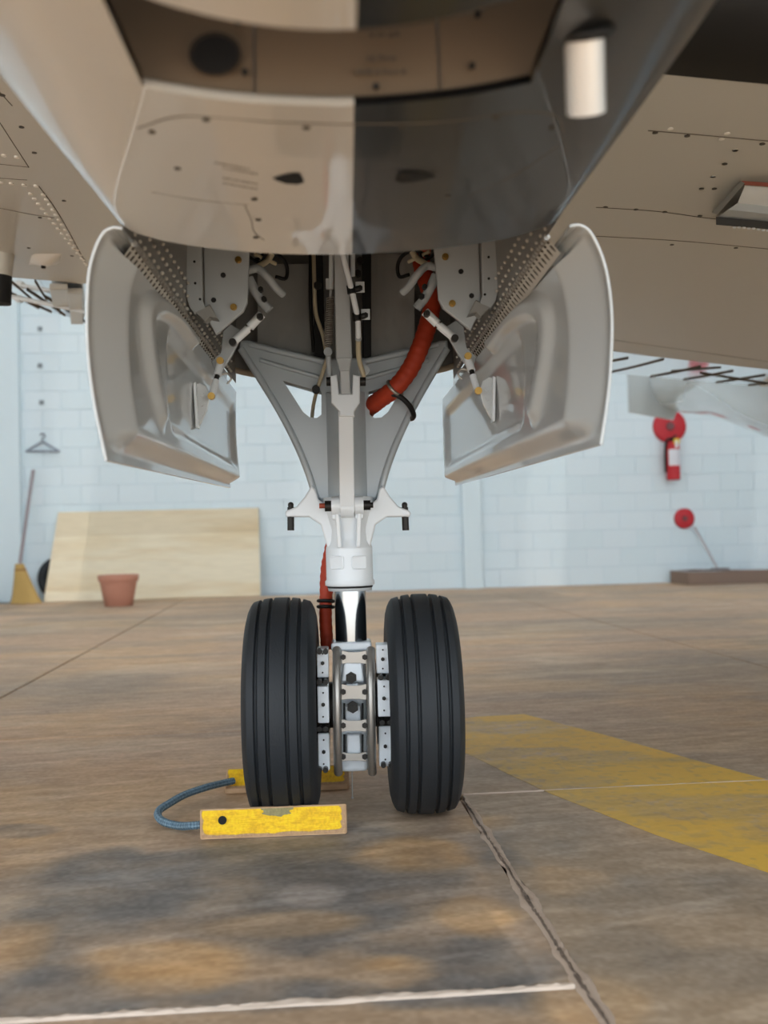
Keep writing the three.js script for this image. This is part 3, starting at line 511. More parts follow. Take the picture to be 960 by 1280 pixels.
// ---- folding brace in front of the leg
const brace = group('drag_brace', plane, 'pale folding brace with clevis and spring');
{
  const B = (n, g, m, l) => mesh(n, g, m, brace, l);
  const k = at(432, 492, 0.13), lo = at(434, 641, 0.066), up = at(426, 300, 0.26);
  B('lower_link', [boxbar(lo, at(432, 500, 0.12), 0.032, 0.02, 0.003), xcyl(lo.x - 0.0145, lo.x + 0.0145, lo.y + 0.010, 0.060, 0.020, 24)], M.white);
  B('clevis', [plate([[413, 470], [421, 468], [424, 492], [440, 492], [441, 468], [450, 470], [450, 503], [443, 514], [443, 520], [424, 520], [424, 514], [414, 503]], 0.135, 0.026, 0.003)], M.white);
  B('knee_bolt', [xcyl(at(408, 477, .12).x, at(414, 477, .12).x, at(408, 477, .12).y, .12, 0.010, 6), xcyl(at(450, 477, .12).x, at(457, 477, .12).x, at(457, 477, .12).y, .12, 0.010, 6)], M.bolt);
  B('upper_link', [boxbar(at(432, 493, 0.128), at(431, 462, 0.14), 0.021, 0.018, 0.003), boxbar(at(431, 463, .14), at(430, 446, .15), 0.021, .02, .003, .034), boxbar(at(430, 447, 0.15), up, 0.034, 0.022, 0.003, 0.028)], M.grey);
  B('side_rod', [bar(at(414, 300, .2), at(414, 360, .16), 0.005), bar(at(441, 300, .2), at(441, 345, .16), 0.005), rbox(0.016, 0.022, 0.012, 0.002, at(412, 355, .15).x, at(412, 355, .15).y, .15)], M.white);
  const sp = []; const s0 = at(413, 372, .14), s1 = at(410, 432, .12); for (let i = 0; i <= 22 * 12; i++) { const t = i / (22 * 12), a = t * 22 * 2 * Math.PI; sp.push(V(lerp(s0.x, s1.x, t) + 0.0075 * Math.cos(a), lerp(s0.y, s1.y, t), lerp(s0.z, s1.z, t) + 0.0075 * Math.sin(a))); }
  B('spring', new THREE.TubeGeometry(new THREE.CatmullRomCurve3(sp), 700, 0.0016, 6), M.steel);
  B('spring_eye', [bar(at(410, 434, .12), at(412, 470, .11), 0.006), disc(at(410, 440, .125), 0.009, 0.008), bar(at(414, 352, .15), at(413, 374, .14), 0.003)], M.grey);
  const tb = (p, r) => tube(p.map(([x, y, z]) => at(x, y, z)), r, 50, 12);
  B('hydraulic_line', tb([[424, 295, .33], [430, 325, .31], [437, 352, .28], [443, 378, .25], [447, 398, .225], [448, 424, .19]], 0.0058), M.white);
  B('hydraulic_hose', tb([[448, 422, .19], [448, 440, .165], [450, 455, .14], [455, 470, .12]], 0.0054), M.beige);
  B('hose_fitting', [disc(at(448, 423, .192), 0.0066, 0.01), disc(at(455, 463, .12), 0.012, 0.012)], M.grey);
  for (const [x, y] of [[439, 362], [446, 396]]) {
    const z = y < 380 ? .268 : .229, p = at(x, y, z);
    B('line_clamp', [bar(V(p.x - .001, p.y + .008, p.z), V(p.x + .001, p.y - .008, p.z), 0.0085), bar(V(p.x + .008, p.y, p.z), V(p.x + .016, p.y + 0.002, p.z), 0.006)], M.blackRubber);
    const q = at(x + 11, y - 3, z - .02); B('clamp_tab', rbox(0.018, 0.022, 0.003, 0.001, q.x, q.y, q.z), M.white);
    B('tab_bolt', hex(at(x + 11, y - 2, z - .014), 0.0055, 0.008), M.bolt);
  }
}
// ---- orange air hose and small lines
const hose = group('air_hose', plane, 'orange red ducting hose bent round the gear leg');
{
  const P = [[529, 300, .0], [527, 330, .0], [533, 352, .02], [540, 375, .035], [535, 405, .045], [526, 432, .05], [512, 462, .05], [494, 485, .045], [470, 503, .0], [455, 520, -.11], [440, 580, -.125], [422, 660, -.12], [410, 720, -.10], [407, 765, -.09], [409, 812, -.08]].map(([x, y, z]) => at(x, y, z));
  const curve = new THREE.CatmullRomCurve3(P, false, 'centripetal'), R = 0.0195;
  const fr = curve.computeFrenetFrames(260, false), pts = curve.getSpacedPoints(260);
  mesh('hose_body', surf(20, 260, (u, v) => { const i = Math.round(v * 260), a = u * 2 * Math.PI, r = R * (1 + 0.035 * Math.sin(i * 1.6) + 0.02 * N2(i * .2, 1, 2)) * (v > 0.82 ? 1 - 0.25 * sm(.82, .9, v) : 1); return pts[i].clone().addScaledVector(fr.normals[i], Math.cos(a) * r).addScaledVector(fr.binormals[i], Math.sin(a) * r); }), M.orange, hose);
  for (const t of [0.335, 0.90, 0.912]) { const g = new THREE.TorusGeometry(R * (t > .5 ? .9 : 1.05), 0.004, 8, 24); g.applyQuaternion(new THREE.Quaternion().setFromUnitVectors(V(0, 0, 1), curve.getTangentAt(t))); const p = curve.getPointAt(t); g.translate(p.x, p.y, p.z); mesh('hose_clamp', g, t > .5 ? M.blackRubber : M.steel, hose); }
  mesh('cable_loop', tube([[488, 492, .05], [500, 496, .055], [511, 506, .05], [517, 518, .03], [513, 523, -.02], [505, 512, -.06]].map(([x, y, z]) => at(x, y, z)), 0.0058, 40, 10), M.blackRubber, hose, 'black band round the leg arm');
  mesh('brake_line', tube([[409, 448, .06], [402, 470, .03], [395, 492, -.02], [391, 512, -.05], [389, 535, -.06]].map(([x, y, z]) => at(x, y, z)), 0.0042, 30, 8), M.beige, hose);
  mesh('line_grommet', disc(at(395, 487, .0), 0.009, 0.014), M.blackRubber, hose);
}
// ---- wheels: tire, rim and brake
function tireProfile() {
  const P = [], R = 0.238, groove = (x) => { let g = 0; for (const c of [-0.043, -0.0195, 0.0195, 0.043]) g = Math.max(g, sm(0.0042, 0.0022, Math.abs(x - c))); return g; };
  for (let i = -60; i <= 60; i++) { const x = i / 60 * 0.0615, crown = R - 0.0075 * (Math.abs(x) / 0.056) ** 2.4; P.push([x, crown - 0.0065 * groove(x)]); }
  const sideW = [[0.0660, 0.2225], [0.0705, 0.213], [0.0745, 0.198], [0.0762, 0.180], [0.0750, 0.160], [0.0720, 0.140], [0.0690, 0.124], [0.0640, 0.116], [0.058, 0.108]];
  return [...sideW.slice().reverse().map(([x, r]) => [-x, r]), ...P, ...sideW];
}
{
  const prof2 = tireProfile().map(([x, r]) => new THREE.Vector2(r, x));
  const tg = new THREE.LatheGeometry(prof2, 128); tg.rotateZ(Math.PI / 2);
  const t = tg.attributes.uv; for (let i = 0; i < t.count; i++) t.setXY(i, t.getX(i) * 14, t.getY(i) * 3);
  const rim = new THREE.LatheGeometry([[0.02, -0.03], [0.06, -0.036], [0.095, -0.03], [0.108, -0.058], [0.121, -0.066], [0.121, -0.060], [0.110, -0.05], [0.104, 0], [0.110, 0.05], [0.121, 0.060], [0.121, 0.066], [0.108, 0.058], [0.095, 0.03], [0.06, 0.036], [0.02, 0.03]].map(([x, y]) => new THREE.Vector2(x, y)), 64); rim.rotateZ(Math.PI / 2);
  for (const s of [-1, 1]) {
    const w = group('wheel', plane, s < 0 ? 'wheel with the yellow chocks' : 'wheel on the free side'); w.position.set(s * 0.151 + 0.0005, 0.2385, 0);
    mesh('tire', tg, M.rubber, w); mesh('rim', rim, M.grey, w);
    const br = group('brake', plane, 'brake with white cylinder blocks and dark bolts');
    mesh('brake_disc', [xcyl(s * 0.052, s * 0.080, 0.238, 0, 0.088, 48), xcyl(s * 0.030, s * 0.052, 0.238, 0, 0.05, 32)], M.brake, br);
    const bx = s < 0 ? [395.5, 411] : [471, 490], rows = s < 0 ? [[811, 847], [858, 904], [917, 963]] : [[806, 842], [850, 896], [908, 958]];
    rows.forEach(([y0, y1], i) => {
      const z = [0.085, 0.112, 0.085][i], sh = s < 0 ? i * 0.7 : i * 1.6 - 1, a = at(bx[0] + sh, y0, z), b = at(bx[1] + sh - (s > 0 ? 2 : 0), y1, z);
      mesh('cylinder_block', rbox(b.x - a.x, a.y - b.y, 0.055, 0.003, (a.x + b.x) / 2, (a.y + b.y) / 2, z - 0.0275), M.white, br);
      const cx = (bx[0] + bx[1]) / 2 + sh - (s > 0 ? 1 : 0), cy = (y0 + y1) / 2;
      mesh('block_screw', [hex(at(cx, cy, z + .0015), 0.0042, 0.004), disc(at(cx, cy - 15 * (y1 - y0) / 46, z + .001), 0.0018, 0.003, 10), disc(at(cx, cy + 15 * (y1 - y0) / 46, z + .001), 0.0018, 0.003, 10)], M.bolt, br);
    });
    const gaps = s < 0 ? [[852, .095], [910, .095], [961, .075], [814, .075]] : [[846, .095], [902, .095], [955, .075]];
    mesh('brake_bolt', gaps.flatMap(([y, z]) => [0, 1].map((k) => disc(at(lerp(bx[0], bx[1], 0.25 + 0.5 * k) + (s > 0 ? (y - 846) * .03 : 0), y, z + .012), 0.0056, 0.03, 14))), M.bolt, br);
  }
}

// ---- wings
const wingY = (x, z) => { const k = sm(1.25, -1.8, z); return lerp(1.335, 1.40, k) - 0.105 * x - 0.012 * Math.sin(Math.PI * Math.min(1, Math.max(0, (1.05 - z) / 2.8))); };
function wing(x0, x1, te, le, label) {
  const w = group('wing', plane, label);
  const lower = surf(12, 40, (u, v) => { const x = lerp(x0, x1, u), z = lerp(te(x), le(x), v); return V(x, wingY(x, z), z); });
  const upper = surf(12, 40, (u, v) => { const x = lerp(x0, x1, u), z = lerp(te(x), le(x), v); return V(x, wingY(x, z) + 0.012 + 0.27 * Math.pow(v, 0.8) * (1 - 0.25 * v), z); });
  const tail = surf(12, 1, (u, v) => { const x = lerp(x0, x1, u), z = te(x); return V(x, wingY(x, z) + 0.012 * v, z); });
  mesh('wing_skin', [lower, upper, tail], M.wingTan, w);
  const nose = surf(12, 20, (u, v) => { const x = lerp(x0, x1, u), z = le(x), a = v * Math.PI, yl = wingY(x, z) - 0.001, h = 0.2045; return V(x, yl + h / 2 - h / 2 * Math.cos(a), z + 0.16 * Math.sin(a)); });
  mesh('deicing_boot', nose, M.boot, w, 'black rubber leading edge boot');
  return w;
}
const teR = (x) => -1.63 - 0.14 * (x - 1.0), teL = (x) => -1.20;
const wr = wing(0.28, 2.4, (x) => teR(Math.max(0.6, x)), () => 0.78, 'tan wing underside on the fuselage side'), wl = wing(-4.2, -0.28, (x) => teL(Math.max(-2, x)), (x) => 1.20, 'tan wing underside on the outer side');
{
  const lay = (px, py, lift = 0.0006) => { const d = ray(px, py); let t = 1.7; for (let i = 0; i < 80; i++) { const p = CAM.clone().addScaledVector(d, t); t += (wingY(p.x, p.z) - lift - p.y) / (d.y + 0.05) * 0.8; } return CAM.clone().addScaledVector(d, t); };
  const line = (pts, r = 0.0013) => tube(pts.map(([x, y]) => lay(x, y, 0)), r, 30, 5);
  const dots = (pts, r, h = 0.0015) => pts.map(([x, y]) => { const p = lay(x, y); return new THREE.CylinderGeometry(r, r, h, 12).translate(p.x, p.y, p.z); });
  // fuselage-side wing
  mesh('panel_line', [line([[810, 163], [870, 168], [960, 176], [990, 178]]), line([[745, 259], [820, 264], [880, 272], [900, 274]]), line([[745, 295], [850, 301], [960, 311]], 0.0012), line([[760, 424], [960, 452]], 0.001)], M.seam, wr);
  mesh('wing_screw', dots([[859, 170], [953, 180], [757, 259], [831, 265], [875, 270], [893, 236], [906, 205], [877, 236], [819, 166], [919, 188], [891, 221], [840, 306], [920, 310], [795, 262]], 0.005), M.screwDark, wr);
  mesh('wing_screw', dots([[838, 161], [909, 167], [902, 174], [919, 188], [891, 221]], 0.005), M.rivet, wr);
  // air outlet with frame
  const ow = group('air_outlet', plane, 'white recessed air outlet with worn black edge and red top');
  const q = (x, y, l) => lay(x, y, l);
  const quad = (a, b, c, d) => surf(1, 1, (u, v) => a.clone().lerp(b, u).lerp(d.clone().lerp(c, u), v));
  mesh('outlet_frame', [quad(q(890, 266, .004), q(926, 226, .004), q(931, 229, .03), q(897, 268, .03)), quad(q(890, 266, 0), q(926, 226, 0), q(926, 226, .004), q(890, 266, .004))], M.grey, ow);
  mesh('outlet_back', quad(q(931, 232, .012), q(1000, 237, .012), q(1000, 262, .02), q(922, 254, .02)), M.white, ow);
  mesh('outlet_lip', [quad(q(922, 254, .02), q(1000, 262, .02), q(1000, 272, .03), q(910, 262, .03)), quad(q(910, 262, .03), q(1000, 272, .03), q(1000, 281, .032), q(897, 271, .032))], M.grey, ow);
  mesh('outlet_edge', quad(q(895, 271, .034), q(1000, 281, .034), q(1000, 290, .001), q(895, 281, .001)), M.dark, ow, 'chipped black edge');
  const chips = []; for (let i = 0; i < 12; i++) { const p = q(918 + i * 6, 283.5 + i * 0.55 + rnd(), .026 - 0.016 * rnd()); chips.push(new THREE.IcosahedronGeometry(0.005, 0).scale(1, .5, .4).translate(p.x, p.y, p.z)); }
  mesh('paint_chip', chips, M.white, ow);
  mesh('red_seal', quad(q(927, 226, .012), q(1000, 231, .012), q(1000, 236, .014), q(928, 231, .014)), std('#9a5548', 0.6), ow, 'red seal');
  // outer wing
  mesh('panel_line', [line([[-10, 138], [36, 209]], 0.0012), line([[-10, 204], [36, 209]], 0.001), line([[-10, 222], [34, 225]], 0.001), line([[-10, 258], [40, 268], [68, 272]], 0.001), line([[48, 232], [70, 262], [112, 338]], 0.0014), line([[-5, 110], [15, 132]], 0.001)], M.seam, wl);
  mesh('wing_screw', dots([[27, 159], [43, 191], [3, 119], [80, 251], [50, 272], [90, 320], [36, 310]], 0.0052), M.screwDark, wl);
  const rv = []; for (let i = 0; i < 16; i++) { rv.push([38 + i * 4.9, 242 + i * 6.2]); rv.push([54 + i * 3.9, 243 + i * 6.3]); }
  mesh('rivet_row', dots([...rv, [5, 194], [21, 196], [14, 229], [30, 231], [45, 232], [1, 228]], 0.0056, 0.005), M.rivet, wl);
  mesh('wing_fairing', surf(10, 6, (u, v) => { const p = lay(lerp(36, 73, u) + 4 * (1 - v), lerp(317, 331, v), 0); return V(p.x, p.y - 0.02 * Math.sin(Math.PI * u) * Math.sin(Math.PI * v), p.z); }), M.rivet, wl);
  mesh('fairing_hole', dots([[54, 325]], 0.007, 0.05), M.dark, wl);
}
// flaps behind both trailing edges
{
  const flap = (pts, stripes, label, z0, z1) => {
    const f = group('flap', plane, label);
    const [a, b, c, d] = [at(...pts[0], z0[0]), at(...pts[1], z0[1]), at(...pts[2], z1[1]), at(...pts[3], z1[0])];
    const P = (u, v, o = 0) => { const p = a.clone().lerp(b, u).lerp(d.clone().lerp(c, u), v); p.y -= o; p.z += o; return p; };
    mesh('flap_skin', [surf(10, 4, (u, v) => P(u, v)), surf(10, 4, (u, v) => P(u, v, -0.012)), surf(10, 1, (u, v) => P(u, 1, -0.012 * v))], M.flap, f);
    for (const [u0, v0, u1, v1, r] of stripes) mesh('flap_seam', tube([P(u0, v0, .002), P((u0 + u1) / 2, (v0 + v1) / 2, .002), P(u1, v1, .002)], r, 10, 6), M.seam, f);
    return [f, P];
  };
  flap([[745, 437], [1000, 464], [1000, 487], [745, 465]], [[.05, 1, .32, .1, .004], [.26, 1, .5, .25, .004], [.42, 1, .66, .3, .004], [.58, 1, .82, .35, .004], [.74, 1, .97, .45, .004], [.5, .55, .98, .9, .004], [.05, .45, .15, .2, .004], [.36, .6, .6, .2, .003]], 'white flap with dark seams on the fuselage side', [-1.60, -1.74], [-2.40, -2.54]);
  const [f, P] = flap([[-30, 338], [112, 354], [112, 404], [-30, 362]], [[.25, .6, .55, 1, .004], [.32, .75, .66, 1, .004], [.45, .4, .78, .98, .004], [.6, .5, .97, 1, .0045], [.3, .2, .5, .75, .003], [.52, .1, .62, .6, .003], [.7, .55, .74, .95, .004]], 'white flap with pushrod on the outer side', [-1.185, -1.20], [-2.25, -2.28]);
  mesh('pushrod', [bar(P(.0, .62, .03), P(.98, .5, .03), 0.009), bar(P(.38, .58, .03), P(.42, .57, .03), 0.014)], M.white, f);
  mesh('flap_bracket', [boxbar(P(.88, .1, .02), P(.9, .95, .02), 0.05, 0.02), boxbar(P(.74, .05, .02), P(.76, .5, .02), 0.06, 0.02)], M.wingTan, f);
  const b0 = at(2, 345, -0.84), b1 = at(1, 380, -0.84);
  mesh('static_mast', [bar(b0, b1, 0.03, 0.03, 20)], M.dark, wl, 'black stub under the outer wing'); mesh('mast_top', bar(at(4, 310, -0.84), b0, 0.034, 0.03, 20), M.wingTan, wl);
}
// ---- fuselage rear, seen beyond the wing
{
  const fu = group('fuselage', plane, 'pale grey rear fuselage belly beyond the wing');
  const cx = 2.62;
  mesh('fuselage_skin', surf(72, 40, (u, v) => { const zz = lerp(3.3, -6.0, v), z = zz / 1.394, k = sm(-1.2, -5.6, z), w = lerp(0.70, 0.17, sm(-1.2, -4.8, z)), b = z > -1 ? 0.86 : z > -2 ? lerp(.86, .93, -1 - z) : z > -2.55 ? lerp(.93, 1.07, (-2 - z) / .55) : z > -3.4 ? lerp(1.07, 1.36, (-2.55 - z) / .85) : lerp(1.36, 1.8, (-3.4 - z) / 1.9), t = lerp(2.3, 2.15, k), a = u * 2 * Math.PI; return V(cx + w * Math.sin(a), (b + t) / 2 - (t - b) / 2 * Math.cos(a), zz); }), M.belly, fu);
  mesh('ventral_fin', plate([[784, 462], [838, 462], [900, 470], [850, 507], [842, 525], [786, 515]], -5.85, 0.03, 0.006), M.belly, fu);
}

// ================================================================== THINGS IN THE HANGAR
// ---- wheel chocks and rope
{
  const tex = texture(512, 256, (u, v) => {
    const ex = Math.max(0, Math.abs(u - 0.49) * 4 - 1.76), ey = Math.max(0, Math.abs(v - 0.58) - 0.30), edge = 0.20 - Math.hypot(ex, ey) + 0.10 * fbm(u * 10, v * 5, 4, 2);
    let c = tint([255, 204, 4], [240, 184, 6], sm(-.1, .3, fbm(u * 14, v * 7, 4, 3)));
    const chip = Math.hypot((u - 0.52) * 6, (v - 0.97) * 3) + 0.5 * fbm(u * 18, v * 9, 3, 5); if (chip < 0.75) c = [150, 138, 92];
    c = tint([186, 146, 106], c, sm(0.0, 0.05, edge));
    const g = 14 * N2(u * 90, v * 12, 4) + 10 * N2(u * 200, v * 100, 2);
    return [c[0] + g, c[1] + g, c[2] + g * 0.6];
  });
  const wood = texture(256, 256, (u, v) => { const g = 25 * fbm(u * 4, v * 30, 4, 7) + 16 * N2(u * 60, v * 60, 3); return [196 + g, 158 + g, 120 + g]; });
  const make = (label, holeX, H, slopeFront) => {    // wedge: an upright face and a face sloping under the tire
    const g = group('wheel_chock'); tag(g, label, 'wheel chock');
    const L = 0.298, D = 0.075, k = slopeFront ? -1 : 1;
    const P = [[-D / 2, 0.001], [D / 2, 0.001], [D / 2 - 0.004, H], [D / 2 - 0.011, H], [-D / 2, 0.012]].map(([x, y]) => new THREE.Vector2(x * k, y)); if (k < 0) P.reverse();
    const e = new THREE.ExtrudeGeometry(new THREE.Shape(P), { depth: L - 0.008, bevelEnabled: true, bevelSize: 0.004, bevelThickness: 0.004, bevelOffset: -0.004, bevelSegments: 3 }); e.translate(0, 0, -L / 2 + 0.004); e.rotateY(-Math.PI / 2);
    mesh('wood_block', e, std('#ffffff', 0.8, 0, { map: wood, bumpMap: grain, bumpScale: 0.002 }), g, 'bare worn wood');
    const face = surf(24, 8, (u, v) => slopeFront ? V((u - 0.5) * (L - 0.008), lerp(0.013, H - 0.001, v) + 0.001, lerp(D / 2, -D / 2 + 0.014, v) + 0.001) : V((u - 0.5) * (L - 0.008), lerp(0.004, H - 0.002, v), lerp(D / 2, D / 2 - 0.004, v) + 0.0012));
    mesh('yellow_paint', face, std('#ffffff', 0.55, 0, { map: tex, bumpMap: grain, bumpScale: 0.001 }), g, 'yellow painted face');
    if (!slopeFront) mesh('rope_hole', disc(V(holeX, H * 0.64, D / 2), 0.0085, 0.004, 18), M.dark, g);
    return g;
  };
  const a = onFloor(256, 1050), b = onFloor(427, 1043), f = make('yellow wooden chock in front of the tire, its chipped face towards the viewer', -0.103, 0.060, false);
  f.position.set((a.x + b.x) / 2, 0, (a.z + b.z) / 2 - 0.037); f.rotation.y = Math.atan2(-(b.z - a.z), b.x - a.x);
  const r = make('yellow wooden chock behind the tire, mostly hidden', 0.1, 0.045, true); const c = onFloor(286, 994), d = onFloor(436, 986);
  r.position.set((c.x + d.x) / 2 - 0.006, 0, (c.z + d.z) / 2 - 0.04); r.rotation.y = 0.02;
  // braided rope from chock to chock
  const P = [[258, 1030], [240, 1032], [222, 1032], [206, 1028], [198, 1021], [199, 1013], [212, 1004], [232, 993], [255, 985], [278, 979], [292, 976]].map(([x, y], i, l) => onFloor(x, y, i < 2 ? 0.026 : i > 8 ? 0.03 : 0.008 + 0.003 * i));
  const rc = new THREE.CatmullRomCurve3(P, false, 'centripetal'), fr = rc.computeFrenetFrames(240, false), q = rc.getSpacedPoints(240);
  const rope = mesh('rope', surf(18, 240, (u, v) => { const i = Math.round(v * 240), w = u * 2 * Math.PI, rr = 0.0078 + 0.0011 * Math.sin(w * 3 + i * 0.9) * Math.sin(w * 3 - i * 0.9); return q[i].clone().addScaledVector(fr.normals[i], Math.cos(w) * rr).addScaledVector(fr.binormals[i], Math.sin(w) * rr); }),
    std('#ffffff', 0.9, 0, { map: texture(64, 512, (u, v) => { const k = 0.5 + 0.5 * Math.sin(u * 18.8 + v * 330) * Math.sin(u * 18.8 - v * 330), n = 20 * N2(u * 20, v * 200, 1); const c = tint([70, 92, 108], [132, 156, 168], k); return [c[0] + n, c[1] + n, c[2] + n]; }) }));
  tag(rope, 'grey blue braided rope looping between the two yellow chocks', 'rope');
}
// ---- plywood board
{
  const a = hangarFloor(57, 752.5), b = hangarFloor(325, 746.5), w = b.x - a.x;
  const top = onWall(196, 638, WALL - 0.03), bz = -WALL + 0.34, g = group('plywood_board');
  const h = Math.hypot(top.y, WALL - 0.03 + bz);
  const wood = texture(512, 256, (u, v) => { const y = v * 2 + 0.3 * fbm(u * 2, v * 3, 3, 2), n = fbm(u * 2, y * 4, 4, 3); const c = tint([240, 226, 198], [228, 206, 168], sm(-.1, .4, n) * 0.8); const band = v > 0.72 ? 12 : 0; const f = 8 * N2(u * 20, v * 160, 5); return [c[0] - band + f, c[1] - band * 1.2 + f, c[2] - band * 1.4 + f]; });
  const bx = new RoundedBoxGeometry(w, h, 0.018, 1, 0.003); bx.translate(0, h / 2, 0);
  const p = bx.attributes.position, t = bx.attributes.uv; for (let i = 0; i < p.count; i++) { t.setXY(i, p.getX(i) / w + .5, p.getY(i) / h); p.setX(i, p.getX(i) + (p.getX(i) < 0 ? 0.10 * p.getY(i) / h : -0.012 * p.getY(i) / h)); }
  bx.rotateX(-Math.asin((WALL - 0.03 + bz) / h));
  mesh('board_sheet', bx, std('#ffffff', 0.7, 0, { map: wood }), g);
  inHangar(g, (a.x + b.x) / 2, 0.002, bz);
  tag(g, 'large sheet of pale plywood leaning against the block wall', 'board');
}
// ---- clay pot
{
  const c = hangarFloor(147, 755).multiplyScalar(0.965), g = group('plant_pot'), k = -c.z / F, R = 25 * k, r = 17 * k, h = 38 * k;
  const clay = std('#c98d76', 0.8, 0, { bumpMap: grain, bumpScale: 0.001 });
  mesh('pot_body', new THREE.LatheGeometry([[0, 0], [r, 0], [R * 0.90, h * 0.8], [R * 0.82, h * 0.8], [r * 0.85, 0.02], [0, 0.02]].map(([x, y]) => new THREE.Vector2(x, y)), 40), clay, g);
  mesh('pot_rim', new THREE.LatheGeometry([[R * 0.88, h * 0.80], [R * 0.97, h * 0.80], [R, h], [R * 0.90, h], [R * 0.86, h * 0.82]].map(([x, y]) => new THREE.Vector2(x, y)), 40), clay, g);
  inHangar(g, c.x, 0.001, c.z - r * 0.5);
  tag(g, 'empty terracotta plant pot on the floor before the plywood board', 'plant pot');
}
// ---- straw broom
{
  const c = hangarFloor(33, 755), g = group('broom'), t = onWall(42, 588, WALL - 0.04), nk = onWall(35, 704, WALL - 0.12), straw = std('#c2a060', 0.9, 0, { bumpMap: grain, bumpScale: 0.004 });
  const kx = -c.z / F, bz = Math.max(c.z, -WALL + 0.2), hy = nk.y;
  const head = surf(40, 12, (u, v) => { const a = u * 2 * Math.PI, w = lerp(19 * kx, 5 * kx, Math.pow(v, 0.8)), d = lerp(0.06, 0.035, v), j = v < 0.05 ? 0.012 * rndTable[Math.floor(u * 40) % 40] : 0; return V((nk.x - c.x) * v + w * Math.cos(a) * (1 + 0.05 * Math.sin(a * 16)), v * hy + j, d * Math.sin(a) * (1 + 0.05 * Math.cos(a * 16)) - 0.06 * v); });
  mesh('straw_head', head, straw, g);
  mesh('binding', new THREE.TorusGeometry(6 * kx, 0.012, 8, 24).rotateX(Math.PI / 2).scale(1, 1, 0.7).translate((nk.x - c.x) * 0.85, hy * 0.85, -0.05), std('#9a6f3c', 0.8), g);
  mesh('handle', bar(V(nk.x - c.x, hy - 0.03, -0.06), V(t.x - c.x, t.y, t.z - bz + 0.02), 0.017, 0.017, 14), std('#9f9296', 0.6), g);
  inHangar(g, c.x, 0.001, bz);
  tag(g, 'straw broom standing upright against the wall left of the plywood', 'broom');
}
// ---- black tyre behind the board
{
  const g = mesh('spare_tire', new THREE.LatheGeometry([[.13, -.04], [.18, -.055], [.225, -.05], [.24, 0], [.225, .05], [.18, .055], [.13, .04], [.13, -.04]].map(([x, y]) => new THREE.Vector2(x, y)), 48).rotateX(Math.PI / 2 - 0.06), M.rubber);
  const p = onWall(74, 730, WALL - 0.12);
  inHangar(g, p.x, 0.243, -WALL + 0.075);
  tag(g, 'black tire leaning on the wall, peeping out behind the plywood edge', 'tire');
}
// ---- wire hanger and wall hooks
{
  const g = group('coat_hanger'), q = (x, y) => onWall(x, y, WALL - 0.035), o = q(53, 548), P = (x, y) => { const p = q(x, y); return V(p.x - o.x, p.y - o.y, p.z - o.z); };
  mesh('hanger_frame', [bar(P(53, 552), P(33, 564), 0.011), bar(P(53, 552), P(74, 564), 0.011), bar(P(33, 564), P(74, 564), 0.011), ...[[53, 552], [33, 564], [74, 564]].map(([x, y]) => { const p = P(x, y); return new THREE.SphereGeometry(0.011, 10, 8).translate(p.x, p.y, p.z); })], std('#8b93a0', 0.5), g);
  mesh('hanger_hook', tube([P(53, 552), P(53, 548), P(56, 545), P(53, 542), P(50, 544)], 0.008, 24, 8), std('#7a828c', 0.4, 0.5), g);
  inHangar(g, o.x, o.y, o.z); tag(g, 'grey triangular coat hanger hanging on the wall above the broom', 'hanger');
  const nails = [[50, 411, 'top of the three small grey hooks on the wall left of the bay door'], [50, 457, 'middle one of the three small grey hooks on the left wall'], [52, 503, 'lowest of the three small hooks, just above the coat hanger']];
  for (const [x, y, label] of nails) {
    const h = group('wall_hook'), p = onWall(x, y, WALL - 0.001);
    mesh('hook_plate', rbox(0.05, 0.05, 0.008, 0.002, 0, 0, 0.004), std('#a7b2b8', 0.5), h);
    mesh('hook', tube([V(0, 0, 0.004), V(0, -0.01, 0.05), V(0.01, -0.02, 0.06), V(0.03, 0.0, 0.065)], 0.007, 20, 8), std('#8b959b', 0.4, 0.5), h);
    inHangar(h, p.x, p.y, p.z); tag(h, label, 'hook', 'small wall hooks');
  }
}
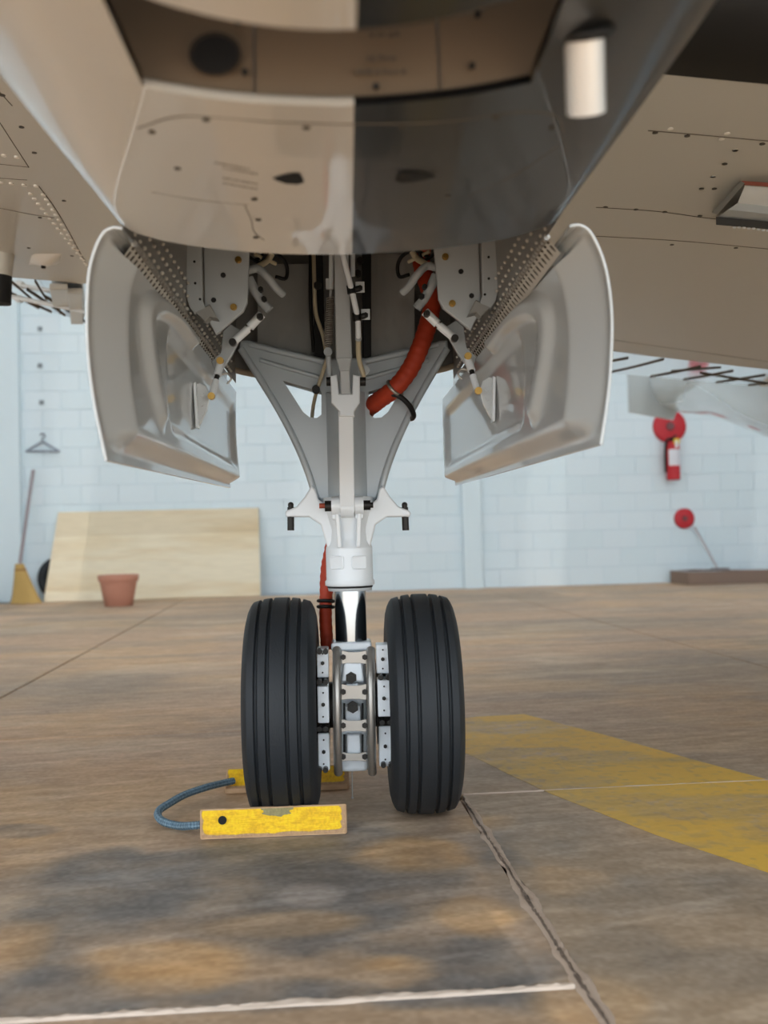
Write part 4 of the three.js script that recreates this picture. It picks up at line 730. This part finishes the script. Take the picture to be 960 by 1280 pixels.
// ---- red discs, extinguisher, pole and platform by the right of the wall
{
  const red = std('#c8242f', 0.5), k = WALL / F;
  const disk = (px, py, r, label, name) => { const g = group(name), p = onWall(px, py, WALL - 0.02); mesh('disc', new THREE.LatheGeometry([[0, .02], [r * .8, .016], [r, .008], [r, -.018], [0, -.018]].map(([x, y]) => new THREE.Vector2(x, y)), 40).rotateX(Math.PI / 2), red, g); const hub = new THREE.CylinderGeometry(r * .22, r * .28, 0.03, 20).rotateX(Math.PI / 2).translate(0, 0, 0.025); mesh('hub', hub, std('#7c4a4c', 0.5), g); inHangar(g, p.x, p.y, p.z); tag(g, label, 'wall disc'); return g; };
  disk(837, 533, 21.5 * k, 'larger red disc on the wall behind the fire extinguisher', 'wall_disc');
  disk(855.5, 648, 13 * k, 'smaller red disc low on the wall beside the thin pole', 'wall_disc');
  const e = group('fire_extinguisher'), a = onWall(842, 600, WALL - 0.115), t = onWall(842, 552, WALL - 0.115), h = t.y - a.y, r = 8.6 * k * 0.985;
  mesh('cylinder', new THREE.LatheGeometry([[0, 0], [r * .9, 0], [r, .015], [r, h * .88], [r * .8, h * .97], [r * .35, h * 1.02], [0, h * 1.02]].map(([x, y]) => new THREE.Vector2(x, y)), 32), red, e);
  mesh('paper_label', new THREE.CylinderGeometry(r + .001, r + .001, h * .42, 28, 1, true, -1.0, 2.0).translate(0, h * .58, 0), std('#e6e4ea', 0.6), e, 'white label');
  mesh('valve', [new THREE.CylinderGeometry(r * .3, r * .35, .05, 16).translate(0, h * 1.04, 0), boxbar(V(-.01, h * 1.08, 0), V(.01, h * 1.14, .09), .025, .015)], M.bolt, e);
  mesh('yellow_tag', rbox(.07, .06, .006, .002, .02, h * 1.0, r + .004), std('#e2c22c', .6), e, 'yellow tag'); mesh('white_tag', rbox(.03, .08, .006, .002, .015, h * .92, r + .009), std('#eeeeee', .6), e);
  mesh('hose', tube([V(0, h * 1.06, .02), V(-r * .9, h * 1.05, .02), V(-r * 1.15, h * .8, .01), V(-r * 1.12, h * .2, 0)], .014, 30, 8), M.blackRubber, e);
  mesh('wall_bracket', rbox(.06, .1, .10 - r * .9, .004, 0, h * .8, -.05 - r * .45), M.steel, e);
  inHangar(e, a.x, a.y, a.z); tag(e, 'red fire extinguisher with white label hung under the larger red disc', 'fire extinguisher');
  const pl = group('low_platform'), x0 = onWall(848, 720, WALL - .3).x, x1 = x0 + 1.5;
  mesh('deck', surf(20, 6, (u, v) => V(lerp(0, 1.5, u), 0.15 - 0.035 * u + 0.012 * fbm(u * 5, v * 3, 3, 2), lerp(.0, -.55, v))), std('#7d6a62', 0.85), pl); mesh('edge_board', [rbox(1.5, .14, .02, .004, .75, .07, 0), rbox(.02, .14, .55, .004, 0, .07, -.27)], std('#8d7668', 0.85), pl);
  inHangar(pl, x0, 0.001, -WALL + .62); tag(pl, 'low brown wooden platform along the foot of the wall', 'platform');
  const po = group('leaning_pole'), q0 = onWall(868, 659, WALL - .03), q1 = onWall(897, 711, WALL - .35);
  mesh('pole', bar(V(0, 0, 0), V(q0.x - q1.x, q0.y - q1.y, q0.z - q1.z), .012, .012, 12), std('#b9b3b4', .5), po); mesh('foot_plate', rbox(.18, .02, .08, .004, .03, 0, 0), std('#8a8486', .6), po);
  inHangar(po, q1.x, q1.y, q1.z); tag(po, 'thin pale pole leaning from the platform up to the small red disc', 'pole');
}
renderer.render(scene, camera);
